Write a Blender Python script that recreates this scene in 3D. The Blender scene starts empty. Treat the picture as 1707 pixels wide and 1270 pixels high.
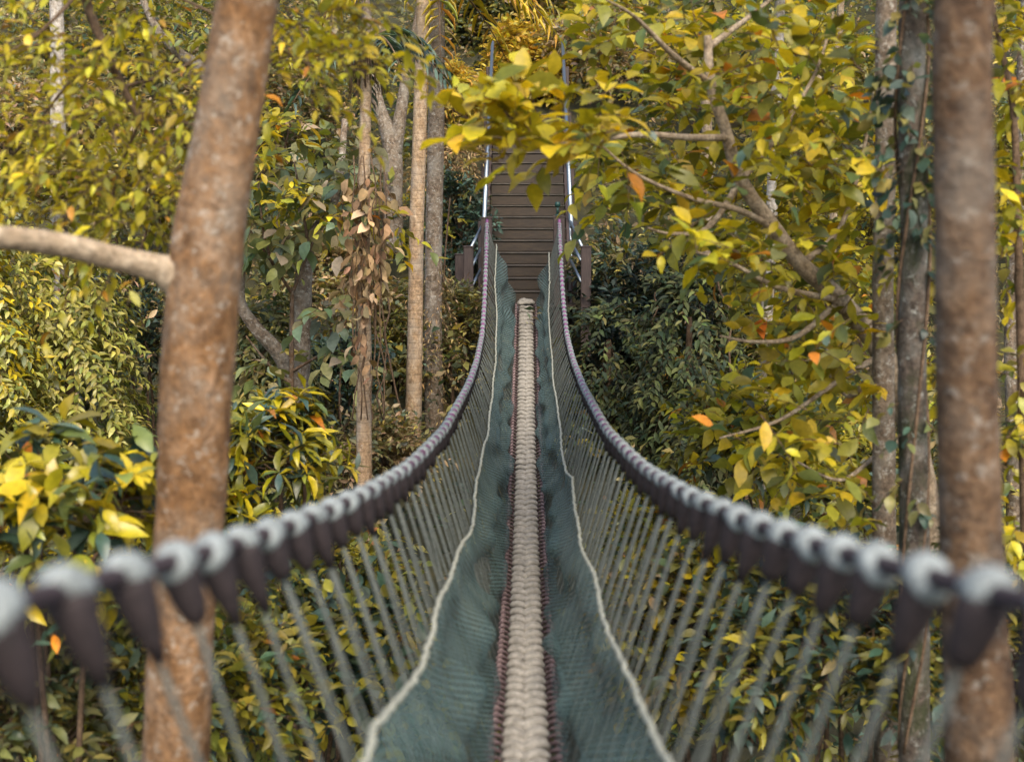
import bpy, math, random, zlib
import numpy as np
from mathutils import Vector

# ------------------------------------------------------------------ camera, sky, sun, exposure
SC = bpy.context.scene
COL = SC.collection
F_PX, CX, CY = 2370.0, 853.5, 635.0
PITCH, YAW = math.radians(7.0), math.atan(23.5 / 2370.0)
cam_d = bpy.data.cameras.new("camera")
cam = bpy.data.objects.new("camera", cam_d); COL.objects.link(cam)
cam.location = (0, 0, 0)
cam.rotation_euler = (math.radians(90) - PITCH, 0, YAW)
cam_d.sensor_width = 36.0
cam_d.lens = 36.0 * F_PX / 1707.0
cam_d.clip_start = 0.05; cam_d.clip_end = 500
cam_d.dof.use_dof = True
cam_d.dof.focus_distance = 14.5
cam_d.dof.aperture_fstop = 2.1
SC.camera = cam
world = bpy.data.worlds.new("World"); SC.world = world
world.use_nodes = True
nt = world.node_tree
bg = nt.nodes["Background"]
sky = nt.nodes.new("ShaderNodeTexSky")
sky.sky_type = 'NISHITA'; sky.sun_disc = False
SUN_EL, SUN_AZ = math.radians(48), math.radians(165)   # azimuth from +Y, clockwise
sky.sun_elevation = SUN_EL; sky.sun_rotation = SUN_AZ
sky.air_density = 1.0; sky.dust_density = 2.5; sky.ozone_density = 1.0
nt.links.new(sky.outputs[0], bg.inputs[0]); bg.inputs[1].default_value = 0.15
sun_d = bpy.data.lights.new("sun", 'SUN'); sun_d.energy = 2.3; sun_d.angle = math.radians(45)
sun_d.color = (1.0, 0.88, 0.70)
sun = bpy.data.objects.new("sun", sun_d); COL.objects.link(sun)
sdir = Vector((math.sin(SUN_AZ) * math.cos(SUN_EL), math.cos(SUN_AZ) * math.cos(SUN_EL), math.sin(SUN_EL)))
sun.rotation_euler = sdir.to_track_quat('Z', 'Y').to_euler()
SC.view_settings.view_transform = 'Standard'
SC.view_settings.look = 'None'
SC.view_settings.exposure = 1.3
SC.view_settings.gamma = 1.0
SC.render.resolution_x, SC.render.resolution_y = 1024, 761
SC.cycles.transparent_max_bounces = 16

rng = np.random.default_rng(7)
random.seed(7)

# ------------------------------------------------------------------ design helper: photo pixel at depth Y -> place
_cp, _sp, _cy, _sy = math.cos(PITCH), math.sin(PITCH), math.cos(YAW), math.sin(YAW)
FW = np.array([-_sy * _cp, _cy * _cp, -_sp]); RT = np.array([_cy, _sy, 0.0]); UP = np.cross(RT, FW)
def at(px, py, Y):
    r = FW + RT * (px - CX) / F_PX - UP * (py - CY) / F_PX
    return r / r[1] * Y

# ------------------------------------------------------------------ object helpers
def reseed(key):
    global rng
    rng = np.random.default_rng(zlib.crc32(key.encode()))
def tag(o, label=None, cat=None, group=None, kind=None):
    if label: o['label'] = label
    if cat: o['category'] = cat
    if group: o['group'] = group
    if kind: o['kind'] = kind
    return o
def thing(name, label, cat, loc=(0, 0, 0), group=None):
    o = bpy.data.objects.new(name, None); COL.objects.link(o)
    o.location = tuple(float(v) for v in loc); o.empty_display_size = 0.2
    return tag(o, label, cat, group)
def link(name, me, mat, parent=None, smooth=True):
    if mat: me.materials.append(mat)
    o = bpy.data.objects.new(name, me); COL.objects.link(o)
    if smooth: me.polygons.foreach_set('use_smooth', np.ones(len(me.polygons), dtype=bool))
    if parent is not None:
        o.parent = parent
        L = np.array(parent.location)
        pp = parent.parent
        while pp is not None:
            L = L + np.array(pp.location); pp = pp.parent
        o.location = (0, 0, 0)
        n = len(me.vertices); co = np.empty(n * 3, dtype=np.float32)
        me.vertices.foreach_get('co', co)
        co = (co.reshape(-1, 3) - L).astype(np.float32).ravel()
        me.vertices.foreach_set('co', co)
    me.update()
    return o

class MB:
    """collects vertices and faces (world coordinates) for one mesh"""
    def __init__(s): s.v = []; s.f = []; s.n = 0; s.uv = []
    def add(s, verts, faces):
        verts = np.asarray(verts, dtype=float)
        s.v.append(verts); n = s.n
        s.f.extend([tuple(int(i) + n for i in f) for f in faces]); s.n += len(verts)
    def box(s, c, size, rot=None, bevel=0.0):
        c = np.array(c, float); h = np.array(size, float) / 2
        b = min(bevel, h.min() * 0.9)
        V = []; 
        if b <= 0:
            for z in (-1, 1):
                for x, y in ((-1, -1), (1, -1), (1, 1), (-1, 1)): V.append((x * h[0], y * h[1], z * h[2]))
            Fc = [(3, 2, 1, 0), (4, 5, 6, 7), (0, 1, 5, 4), (1, 2, 6, 5), (2, 3, 7, 6), (3, 0, 4, 7)]
        else:
            # chamfered along all edges: octagonal rings
            hx, hy, hz = h
            def ring(ix, iy, z):
                return [(-ix + 0, -iy - 0, z)]
            rings = []
            for z, i in ((-hz, b), (-hz + b, 0), (hz - b, 0), (hz, b)):
                X, Y = hx - i, hy - i; q = b
                rings.append([(-X + q, -Y, z), (X - q, -Y, z), (X, -Y + q, z), (X, Y - q, z), (X - q, Y, z), (-X + q, Y, z), (-X, Y - q, z), (-X, -Y + q, z)])
            for r in rings: V += r
            Fc = [tuple(range(7, -1, -1)), tuple(range(24, 32))]
            for k in range(3):
                for j in range(8): Fc.append((k * 8 + j, k * 8 + (j + 1) % 8, k * 8 + 8 + (j + 1) % 8, k * 8 + 8 + j))
        V = np.array(V)
        if rot is not None: V = V @ np.array(rot).T
        s.add(V + c, Fc)
    def tube(s, pts, rad, seg=8, cap=True, jitter=0.0, flat=None):
        P = np.asarray(pts, float); n = len(P)
        R = np.broadcast_to(np.asarray(rad, float), (n,)) if np.ndim(rad) < 2 else None
        T = np.gradient(P, axis=0); T /= np.linalg.norm(T, axis=1)[:, None] + 1e-12
        ref = np.array([0, 0, 1.0]) if abs(T[0][2]) < 0.8 else np.array([0, 1.0, 0])
        a = np.cross(T[0], ref); a /= np.linalg.norm(a); A = [a]
        for i in range(1, n):
            a = A[-1] - T[i] * (A[-1] @ T[i]); a /= np.linalg.norm(a) + 1e-12; A.append(a)
        A = np.array(A); B = np.cross(T, A)
        th = np.arange(seg) * 2 * math.pi / seg
        V = P[:, None, :] + R[:, None, None] * (np.cos(th)[None, :, None] * A[:, None, :] + np.sin(th)[None, :, None] * B[:, None, :])
        if jitter: V = V + rng.normal(0, jitter, (n, seg, 1)) * (np.cos(th)[None, :, None] * A[:, None, :] + np.sin(th)[None, :, None] * B[:, None, :])
        Fc = []
        for i in range(n - 1):
            for j in range(seg):
                k = (j + 1) % seg
                Fc.append((i * seg + j, i * seg + k, (i + 1) * seg + k, (i + 1) * seg + j))
        if cap: Fc += [tuple(range(seg - 1, -1, -1)), tuple((n - 1) * seg + j for j in range(seg))]
        s.add(V.reshape(-1, 3), Fc)
    def build(s, name, mat, parent=None, smooth=True):
        me = bpy.data.meshes.new(name)
        V = np.concatenate(s.v) if s.v else np.zeros((0, 3))
        me.from_pydata(V.tolist(), [], s.f)
        return link(name, me, mat, parent, smooth)

# ------------------------------------------------------------------ materials
def new_mat(name):
    m = bpy.data.materials.new(name); m.use_nodes = True
    t = m.node_tree; p = t.nodes["Principled BSDF"]
    return m, t, p
def N(t, ty, **kw):
    n = t.nodes.new(ty)
    for k, v in kw.items(): setattr(n, k, v)
    return n
def ramp(t, src, stops, interp='LINEAR'):
    r = N(t, "ShaderNodeValToRGB"); r.color_ramp.interpolation = interp
    e = r.color_ramp.elements
    while len(e) < len(stops): e.new(0.5)
    for i, (p, c) in enumerate(stops): e[i].position = p; e[i].color = (*c, 1)
    t.links.new(src, r.inputs[0]); return r
def noise(t, scale, detail=4, rough=0.6, vec=None, sc=None, dist=0.0):
    n = N(t, "ShaderNodeTexNoise"); n.inputs['Scale'].default_value = scale
    n.inputs['Detail'].default_value = detail; n.inputs['Roughness'].default_value = rough
    n.inputs['Distortion'].default_value = dist
    tc = N(t, "ShaderNodeTexCoord"); src = tc.outputs['Object']
    if sc is not None:
        mp = N(t, "ShaderNodeMapping"); mp.inputs['Scale'].default_value = sc
        t.links.new(src, mp.inputs[0]); src = mp.outputs[0]
    t.links.new(src, n.inputs['Vector']); return n
def bump(t, p, src, strength=0.5, dist=0.01):
    b = N(t, "ShaderNodeBump"); b.inputs['Strength'].default_value = strength; b.inputs['Distance'].default_value = dist
    t.links.new(src, b.inputs['Height']); t.links.new(b.outputs[0], p.inputs['Normal']); return b
def mixc(t, fac, a, b, mode='MIX'):
    m = N(t, "ShaderNodeMix", data_type='RGBA', blend_type=mode)
    for sock, v in ((m.inputs[0], fac), (m.inputs[6], a), (m.inputs[7], b)):
        if hasattr(v, 'is_linked') or isinstance(v, bpy.types.NodeSocket): t.links.new(v, sock)
        elif isinstance(v, tuple): sock.default_value = (*v, 1)
        else: sock.default_value = v
    return m.outputs[2]

def leaf_material(name, rough=0.42, spec=0.5, trans=0.3):
    m, t, p = new_mat(name)
    a = N(t, "ShaderNodeAttribute", attribute_name="tint")
    n = noise(t, 35, 3)
    r = ramp(t, n.outputs[0], [(0.3, (0.72, 0.74, 0.7)), (0.6, (1.0, 1.0, 1.0)), (0.78, (1.18, 1.08, 0.9))])
    c = mixc(t, 1.0, a.outputs['Color'], r.outputs[0], 'MULTIPLY')
    t.links.new(c, p.inputs['Base Color'])
    p.inputs['Roughness'].default_value = rough
    p.inputs['Specular IOR Level'].default_value = spec
    tr = N(t, "ShaderNodeBsdfTranslucent")
    warm = mixc(t, 1.0, c, (1.25, 1.15, 0.5), 'MULTIPLY')
    t.links.new(warm, tr.inputs[0])
    mx = N(t, "ShaderNodeMixShader"); mx.inputs[0].default_value = trans
    t.links.new(p.outputs[0], mx.inputs[1]); t.links.new(tr.outputs[0], mx.inputs[2])
    t.links.new(mx.outputs[0], t.nodes["Material Output"].inputs[0])
    return m
LEAF = leaf_material("leaf", trans=0.38)
LEAF_GLOSSY = leaf_material("waxy_leaf", rough=0.33, spec=0.6, trans=0.25)
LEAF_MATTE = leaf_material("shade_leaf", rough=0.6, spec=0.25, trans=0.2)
LEAF_DRY = leaf_material("dry_leaf", rough=0.7, spec=0.2, trans=0.15)

def bark_material(name, cols, scale=14, sc=(1, 1, 0.35), lichen=None, lich_scale=9, lich_lo=0.6, rings=0.0, ring_scale=9.0, bs=0.6, moss=None):
    m, t, p = new_mat(name)
    n = noise(t, scale, 6, 0.65, sc=sc)
    c = ramp(t, n.outputs[0], [(0.28, cols[0]), (0.5, cols[1]), (0.72, cols[2])]).outputs[0]
    fine = noise(t, scale * 3.2, 5, 0.75, sc=(1, 1, 0.9))
    c = mixc(t, 0.85, c, ramp(t, fine.outputs[0], [(0.32, (0.35, 0.33, 0.31)), (0.68, (1.6, 1.58, 1.55))]).outputs[0], 'MULTIPLY')
    h = n.outputs[0]
    if lichen:
        big = noise(t, 4.5, 4, 0.6, sc=(1, 1, 0.8))
        c = mixc(t, ramp(t, big.outputs[0], [(0.46, (0, 0, 0)), (0.64, (.5, .5, .5))]).outputs[0], c, tuple(x * .62 for x in lichen))
        l = noise(t, lich_scale * 2.2, 6, 0.8, sc=(1, 1, 1.15), dist=0.15)
        f = ramp(t, l.outputs[0], [(lich_lo - .02, (0, 0, 0)), (lich_lo + 0.06, (.8, .8, .8))])
        c = mixc(t, f.outputs[0], c, lichen)
        dk = noise(t, lich_scale * .9, 5, 0.75, sc=(1.3, 1.3, 1.6))
        c = mixc(t, ramp(t, dk.outputs[0], [(0.56, (0, 0, 0)), (0.68, (.7, .7, .7))]).outputs[0], c, tuple(x * .6 for x in cols[0]))
    if moss:
        l = noise(t, 3.5, 5, 0.7, sc=(1, 1, 0.5), dist=0.3)
        f = ramp(t, l.outputs[0], [(0.5, (0, 0, 0)), (0.6, (1, 1, 1))])
        c = mixc(t, f.outputs[0], c, moss)
    if rings:
        tc = N(t, "ShaderNodeTexCoord"); w = N(t, "ShaderNodeTexWave", wave_type='BANDS', bands_direction='Z', wave_profile='SAW')
        w.inputs['Scale'].default_value = ring_scale; w.inputs['Distortion'].default_value = 1.5; w.inputs['Detail'].default_value = 2
        w.inputs['Detail Scale'].default_value = 1.5
        t.links.new(tc.outputs['Object'], w.inputs[0])
        rr = ramp(t, w.outputs[0], [(0.0, (0.35, 0.32, 0.3)), (0.16, (0.95, 0.93, 0.9)), (0.8, (1.1, 1.1, 1.1)), (1.0, (1.3, 1.3, 1.25))])
        c = mixc(t, rings, c, rr.outputs[0], 'MULTIPLY')
        ad = N(t, "ShaderNodeMath", operation='ADD'); t.links.new(w.outputs[0], ad.inputs[0]); t.links.new(h, ad.inputs[1]); h = ad.outputs[0]
    t.links.new(c, p.inputs['Base Color']); p.inputs['Roughness'].default_value = 0.85
    p.inputs['Specular IOR Level'].default_value = 0.25
    mm = N(t, "ShaderNodeMath", operation='MULTIPLY_ADD'); t.links.new(fine.outputs[0], mm.inputs[0]); mm.inputs[1].default_value = .6; t.links.new(h, mm.inputs[2])
    bump(t, p, mm.outputs[0], min(1, bs * 1.4), 0.03)
    return m
BARK_RED = bark_material("reddish_bark", [(0.085, 0.038, 0.012), (0.165, 0.088, 0.038), (0.24, 0.15, 0.088)], 9, (1, 1, 0.6), (0.31, 0.265, 0.21), 9, 0.565)
BARK_RED2 = bark_material("red_brown_bark", [(0.04, 0.022, 0.012), (0.095, 0.056, 0.030), (0.16, 0.11, 0.072)], 9, (1, 1, 1.2), (0.21, 0.185, 0.155), 8, 0.575)
BARK_MOSSY = bark_material("mossy_bark", [(0.025, 0.02, 0.015), (0.07, 0.054, 0.042), (0.15, 0.125, 0.10)], 12, (1, 1, 0.8), (0.30, 0.31, 0.28), 9, 0.58, moss=(0.03, 0.033, 0.014))
BARK_GREY = bark_material("grey_bark", [(0.07, 0.05, 0.034), (0.16, 0.12, 0.085), (0.27, 0.23, 0.18)], 13, (1, 1, 0.8), (0.40, 0.38, 0.33), 10, 0.56)
BARK_PALE = bark_material("pale_bark", [(0.2, 0.16, 0.12), (0.33, 0.29, 0.24), (0.45, 0.42, 0.38)], 9, (1, 1, 0.5), (0.5, 0.48, 0.45), 11, 0.55)
BARK_PALM = bark_material("ringed_bark", [(0.19, 0.12, 0.07), (0.33, 0.23, 0.14), (0.46, 0.36, 0.26)], 10, (1, 1, 0.4), (0.5, 0.45, 0.38), 12, 0.6, rings=0.55, ring_scale=3.4, bs=.3)
BARK_TAN = bark_material("tan_bark", [(0.16, 0.115, 0.07), (0.29, 0.225, 0.155), (0.42, 0.35, 0.26)], 14, (1, 1, 1), bs=0.5)
TWIG = bark_material("twig_bark", [(0.05, 0.03, 0.018), (0.10, 0.065, 0.04), (0.16, 0.11, 0.07)], 20, (1, 1, 1), bs=0.3)

def cord_material(name, c0, c1, scale=60, rough=0.75, strands=True):
    m, t, p = new_mat(name)
    n = noise(t, scale, 4, 0.7)
    c = ramp(t, n.outputs[0], [(0.3, c0), (0.7, c1)]).outputs[0]
    t.links.new(c, p.inputs['Base Color']); p.inputs['Roughness'].default_value = rough
    p.inputs['Specular IOR Level'].default_value = 0.3
    bump(t, p, n.outputs[0], 0.7, 0.004)
    return m
LASH = cord_material("pale_lashing_cord", (0.085, 0.097, 0.097), (0.27, 0.30, 0.298), 60)
PURPLE = cord_material("purple_cord", (0.11, 0.035, 0.10), (0.26, 0.10, 0.22))
_t = PURPLE.node_tree; _p = _t.nodes["Principled BSDF"]; _c = _p.inputs['Base Color'].links[0].from_socket   # dark grey-brown at the near end, purple further along
_tc = N(_t, "ShaderNodeTexCoord"); _sp = N(_t, "ShaderNodeSeparateXYZ"); _t.links.new(_tc.outputs['Object'], _sp.inputs[0])
_mr = N(_t, "ShaderNodeMapRange"); _t.links.new(_sp.outputs[1], _mr.inputs[0]); _mr.inputs[1].default_value = -15.0; _mr.inputs[2].default_value = -9.5
_t.links.new(mixc(_t, _mr.outputs[0], (0.035, 0.024, 0.028), _c), _p.inputs['Base Color'])
WHIP_SHADE = cord_material("whipping_and_shade", (0.007, 0.005, 0.0055), (0.03, 0.021, 0.022), 70)  # dark cord of the tails, also painted shade beneath the lashings
CORD = cord_material("grey_green_cord", (0.04, 0.047, 0.042), (0.115, 0.125, 0.112), 90)
EDGE = cord_material("cream_edge_cord", (0.17, 0.172, 0.14), (0.38, 0.385, 0.315), 50)
TREAD = cord_material("beige_tread_rope", (0.16, 0.148, 0.128), (0.35, 0.325, 0.283), 30)
CHAIN = cord_material("pinkish_side_rope", (0.15, 0.09, 0.09), (0.34, 0.26, 0.25), 60)
LOOPS = cord_material("maroon_loop_cord", (0.05, 0.03, 0.035), (0.17, 0.12, 0.12), 60)

def net_material():
    m, t, p = new_mat("green_netting")
    uv = N(t, "ShaderNodeUVMap"); mp = N(t, "ShaderNodeMapping"); mp.inputs['Rotation'].default_value = (0, 0, math.radians(20))
    t.links.new(uv.outputs[0], mp.inputs[0])
    outs = []
    for d, s in (('X', 8.0), ('Y', 11.0)):
        w = N(t, "ShaderNodeTexWave", wave_type='BANDS', bands_direction=d); w.inputs['Scale'].default_value = s
        w.inputs['Distortion'].default_value = 0.6; w.inputs['Detail'].default_value = 1; w.inputs['Detail Scale'].default_value = 0.6
        t.links.new(mp.outputs[0], w.inputs[0]); outs.append(w.outputs['Fac'])
    n = noise(t, 3, 4, 0.6)
    c = ramp(t, n.outputs[0], [(0.3, (0.026, 0.055, 0.053)), (0.55, (0.062, 0.104, 0.098)), (0.8, (0.11, 0.14, 0.115))]).outputs[0]
    c = mixc(t, 0.75, c, ramp(t, outs[0], [(0.0, (0.35, 0.35, 0.35)), (0.9, (1.8, 1.8, 1.8))]).outputs[0], 'MULTIPLY')
    deb = noise(t, 40, 2, 0.5)
    df = ramp(t, deb.outputs[0], [(0.74, (0, 0, 0)), (0.77, (1, 1, 1))])
    c = mixc(t, df.outputs[0], c, (0.22, 0.19, 0.10))
    t.links.new(c, p.inputs['Base Color']); p.inputs['Roughness'].default_value = 0.6
    mul = N(t, "ShaderNodeMath", operation='MULTIPLY'); t.links.new(outs[0], mul.inputs[0]); t.links.new(outs[1], mul.inputs[1])
    al = ramp(t, mul.outputs[0], [(0.04, (0.12, 0.12, 0.12)), (0.26, (1, 1, 1))])
    t.links.new(al.outputs[0], p.inputs['Alpha'])
    bump(t, p, outs[0], 1.0, 0.012)
    return m
NET = net_material()

def wood_material(name, c0, c1, c2, sc=(1.5, 14, 14), scale=5, rough=0.6):
    m, t, p = new_mat(name)
    n = noise(t, scale, 6, 0.65, sc=sc)
    c = ramp(t, n.outputs[0], [(0.3, c0), (0.55, c1), (0.75, c2)]).outputs[0]
    d = noise(t, 3.0, 4, 0.7)
    c = mixc(t, 0.6, c, ramp(t, d.outputs[0], [(0.35, (0.6, 0.6, 0.62)), (0.65, (1.25, 1.2, 1.1))]).outputs[0], 'MULTIPLY')
    t.links.new(c, p.inputs['Base Color']); p.inputs['Roughness'].default_value = rough
    bump(t, p, n.outputs[0], 0.25, 0.004)
    return m
STEPW = wood_material("brown_step_board", (0.017, 0.011, 0.006), (0.034, 0.022, 0.012), (0.058, 0.039, 0.021))
NOSEW = wood_material("worn_step_edge", (0.04, 0.035, 0.03), (0.085, 0.075, 0.062), (0.13, 0.12, 0.10))
POSTW = wood_material("maroon_post_wood", (0.03, 0.019, 0.017), (0.055, 0.037, 0.033), (0.09, 0.062, 0.054), sc=(12, 12, 1.5))
m_, t_, p_ = new_mat("stainless_steel"); STEEL = m_
p_.inputs['Metallic'].default_value = 1.0; p_.inputs['Base Color'].default_value = (0.32, 0.36, 0.38, 1); p_.inputs['Roughness'].default_value = 0.4
m_, t_, p_ = new_mat("dark_green_metal"); GREENM = m_
p_.inputs['Base Color'].default_value = (0.012, 0.05, 0.04, 1); p_.inputs['Roughness'].default_value = 0.4
m_, t_, p_ = new_mat("forest_soil"); SOIL = m_
n_ = noise(t_, 2.2, 8, 0.7); c_ = ramp(t_, n_.outputs[0], [(0.3, (0.012, 0.014, 0.009)), (0.55, (0.04, 0.038, 0.014)), (0.75, (0.10, 0.08, 0.03))])
t_.links.new(c_.outputs[0], p_.inputs['Base Color']); p_.inputs['Roughness'].default_value = 0.95; bump(t_, p_, n_.outputs[0], 1.0, 0.08)

# ------------------------------------------------------------------ ground
def lump(x, y, s=1.0, ph=0.0):
    return (np.sin(x * 1.1 * s + 1.3 + ph) * np.cos(y * 0.9 * s + 0.4 + ph * 2) + 0.5 * np.sin(x * 2.3 * s - y * 1.7 * s + ph) + 0.35 * np.sin(x * 4.1 * s + y * 3.3 * s + 2 * ph)) / 1.85
def ground(x, y):
    x = np.asarray(x, float); y = np.asarray(y, float)
    z = np.interp(y, [-40, 0, 12, 19.5, 26, 60, 110], [-3.8, -4.3, -4.5, -2.1, 1.9, 23, 40])
    w = np.clip((np.abs(x) - 1.3) / 1.5, 0, 1)
    side = np.clip((np.abs(x) - 4) / 8, 0, 3) * 1.1
    return z + side + w * 0.35 * lump(x, y)
gx = np.concatenate([np.linspace(-90, -15, 16), np.linspace(-14, 14, 90), np.linspace(15, 90, 16)])
gy = np.concatenate([np.linspace(-60, -6, 14), np.linspace(-5, 40, 130), np.linspace(42, 110, 24)])
GX, GY = np.meshgrid(gx, gy); GZ = ground(GX, GY)
V = np.stack([GX, GY, GZ], -1).reshape(-1, 3); nx = len(gx); ny = len(gy)
fc = [(j * nx + i, j * nx + i + 1, (j + 1) * nx + i + 1, (j + 1) * nx + i) for j in range(ny - 1) for i in range(nx - 1)]
mb = MB(); mb.add(V, fc)
g = mb.build("forest_hillside_ground", SOIL); tag(g, kind='structure', label='dark leaf littered soil of the forested hillside')

# ------------------------------------------------------------------ leaves
def norm(a): return a / (np.linalg.norm(a, axis=-1, keepdims=True) + 1e-9)
T_FINE = dict(v=np.array([(0, 0, 0), (-.28, .16, .05), (0, .17, 0), (.28, .16, .05), (-.5, .42, .07), (0, .43, .015), (.5, .42, .07), (-.4, .7, .0), (0, .71, -.04), (.4, .7, .0), (0, 1, -.16)], float),
              f=[(0, 2, 1), (0, 3, 2), (1, 2, 5, 4), (2, 3, 6, 5), (4, 5, 8, 7), (5, 6, 9, 8), (7, 8, 10), (8, 9, 10)])
T_MID = dict(v=np.array([(0, 0, 0), (-.45, .33, .07), (0, .35, 0), (.45, .33, .07), (-.38, .68, .02), (.38, .68, .02), (0, .7, -.04), (0, 1, -.14)], float),
             f=[(0, 2, 1), (0, 3, 2), (1, 2, 6, 4), (2, 3, 5, 6), (4, 6, 7), (6, 5, 7)])
T_FAR = dict(v=np.array([(0, 0, 0), (-.5, .45, .08), (0, .5, 0), (.5, .45, .08), (0, 1, -.12)], float),
             f=[(0, 2, 1), (0, 3, 2), (1, 2, 4), (2, 3, 4)])
class Leaves:
    def __init__(s): s.P = []; s.D = []; s.U = []; s.L = []; s.W = []; s.C = []
    def add(s, P, D, U, L, W, C):
        n = len(P)
        s.P.append(P); s.D.append(norm(D)); s.U.append(U); s.L.append(np.broadcast_to(L, (n,))); s.W.append(np.broadcast_to(W, (n,))); s.C.append(np.broadcast_to(C, (n, 3)))
    def count(s): return sum(len(p) for p in s.P)
    def build(s, name, mat, parent=None, tmpl=T_MID):
        P = np.concatenate(s.P); D = np.concatenate(s.D); U = np.concatenate(s.U); L = np.concatenate(s.L); W = np.concatenate(s.W); C = np.concatenate(s.C)
        n = len(P)
        X = norm(np.cross(D, U)); Z = np.cross(X, D)
        tv = tmpl['v']; nv = len(tv)
        curl = rng.uniform(0.3, 2.2, n)
        fold = rng.uniform(0.2, 1.8, n)
        zz = np.where(tv[:, 2] > 0, 1, 0)[None, :] * fold[:, None] + np.where(tv[:, 2] <= 0, 1, 0)[None, :] * curl[:, None]
        V = P[:, None, :] + X[:, None, :] * (tv[None, :, 0:1] * W[:, None, None]) + D[:, None, :] * (tv[None, :, 1:2] * L[:, None, None]) + Z[:, None, :] * (tv[None, :, 2] * zz * L[:, None])[:, :, None]
        V = V + rng.normal(0, 0.012, V.shape) * L[:, None, None]
        me = bpy.data.meshes.new(name)
        fl = [len(f) for f in tmpl['f']]; idx = np.concatenate([np.array(f) for f in tmpl['f']])
        starts = np.concatenate([[0], np.cumsum(fl)[:-1]]); nl = len(idx); nf = len(fl)
        me.vertices.add(n * nv); me.vertices.foreach_set('co', V.astype(np.float32).ravel())
        me.loops.add(n * nl); me.loops.foreach_set('vertex_index', (idx[None, :] + np.arange(n)[:, None] * nv).astype(np.int32).ravel())
        me.polygons.add(n * nf); me.polygons.foreach_set('loop_start', (starts[None, :] + np.arange(n)[:, None] * nl).astype(np.int32).ravel())
        me.update(calc_edges=True)
        ca = me.color_attributes.new("tint", 'FLOAT_COLOR', 'POINT')
        cc = np.concatenate([np.repeat(C, nv, axis=0), np.ones((n * nv, 1))], 1).astype(np.float32)
        ca.data.foreach_set('color', cc.ravel())
        me.validate()
        return link(name, me, mat, parent, smooth=True)

def pal(n, spec, vary=0.18):
    """spec: [(weight, (r,g,b))] -> n colours, softly varied"""
    w = np.array([a for a, _ in spec], float); w /= w.sum()
    c = np.array([b for _, b in spec], float)[rng.choice(len(spec), n, p=w)]
    k = rng.normal(1, vary, (n, 1)).clip(0.45, 1.7)
    return (c * k * rng.normal(1, 0.06, (n, 3)) * np.array([.98, 1.01, 1.0])).clip(0.004, 0.8)
YELLOW = [(4, (.50, .375, .016)), (4, (.38, .31, .02)), (4, (.24, .22, .028)), (2, (.12, .14, .04)), (.4, (.12, .18, .13)), (0.35, (.52, .19, .02))]
YELGRN = [(4, (.34, .28, .03)), (4, (.22, .205, .035)), (3, (.12, .135, .045)), (2, (.07, .115, .075)), (0.25, (.46, .19, .03))]
OLIVE = [(3, (.25, .215, .06)), (4, (.17, .16, .06)), (3, (.09, .115, .06)), (1, (.28, .19, .09)), (.3, (.38, .26, .04))]
MUTED = [(3, (.33, .275, .12)), (3, (.23, .205, .09)), (2, (.13, .155, .095)), (1.5, (.38, .26, .15)), (1, (.44, .34, .09))]
RUSTY = [(3, (.42, .29, .17)), (2, (.33, .23, .13)), (2, (.25, .215, .11)), (1, (.15, .175, .115)), (1, (.5, .35, .08))]
TEAL = [(4, (.055, .095, .07)), (4, (.03, .055, .045)), (1.5, (.11, .155, .12)), (0.6, (.18, .18, .06))]  # teal-green leaves; also puts the tint of shadowed foliage into the colour
DARKG = [(4, (.035, .05, .022)), (4, (.018, .03, .02)), (2, (.07, .085, .03)), (0.5, (.13, .13, .05))]  # dark green, deepened so that recess shade sits in the leaf colour
DRY = [(4, (.33, .21, .115)), (3, (.23, .14, .075)), (2, (.42, .29, .17))]
STRAW = [(3, (.38, .26, .14)), (3, (.25, .17, .09)), (2, (.45, .30, .12)), (1, (.15, .14, .07))]
GOLD = [(4, (.62, .43, .05)), (3, (.5, .36, .06)), (2, (.55, .29, .045)), (2, (.38, .32, .06))]
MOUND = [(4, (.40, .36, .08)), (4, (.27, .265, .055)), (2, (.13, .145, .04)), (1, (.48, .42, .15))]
MOUND_D = [(3, (.085, .095, .03)), (4, (.05, .062, .025)), (3, (.022, .035, .02)), (.5, (.17, .16, .05))]  # dark green creeper, darkened further with the hollow's shade painted in
HOLLOW_SHADE = [(4, (.022, .038, .03)), (5, (.010, .018, .015)), (.8, (.06, .08, .06))]  # teal leaves blackened: shade of the hollow painted into their colour

def basis(D):
    D = norm(D); ref = np.where(np.abs(D[:, 2:3]) > 0.9, np.array([[1.0, 0, 0]]), np.array([[0, 0, 1.0]]))
    S = norm(np.cross(D, ref)); U = np.cross(S, D); return D, S, U

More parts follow.
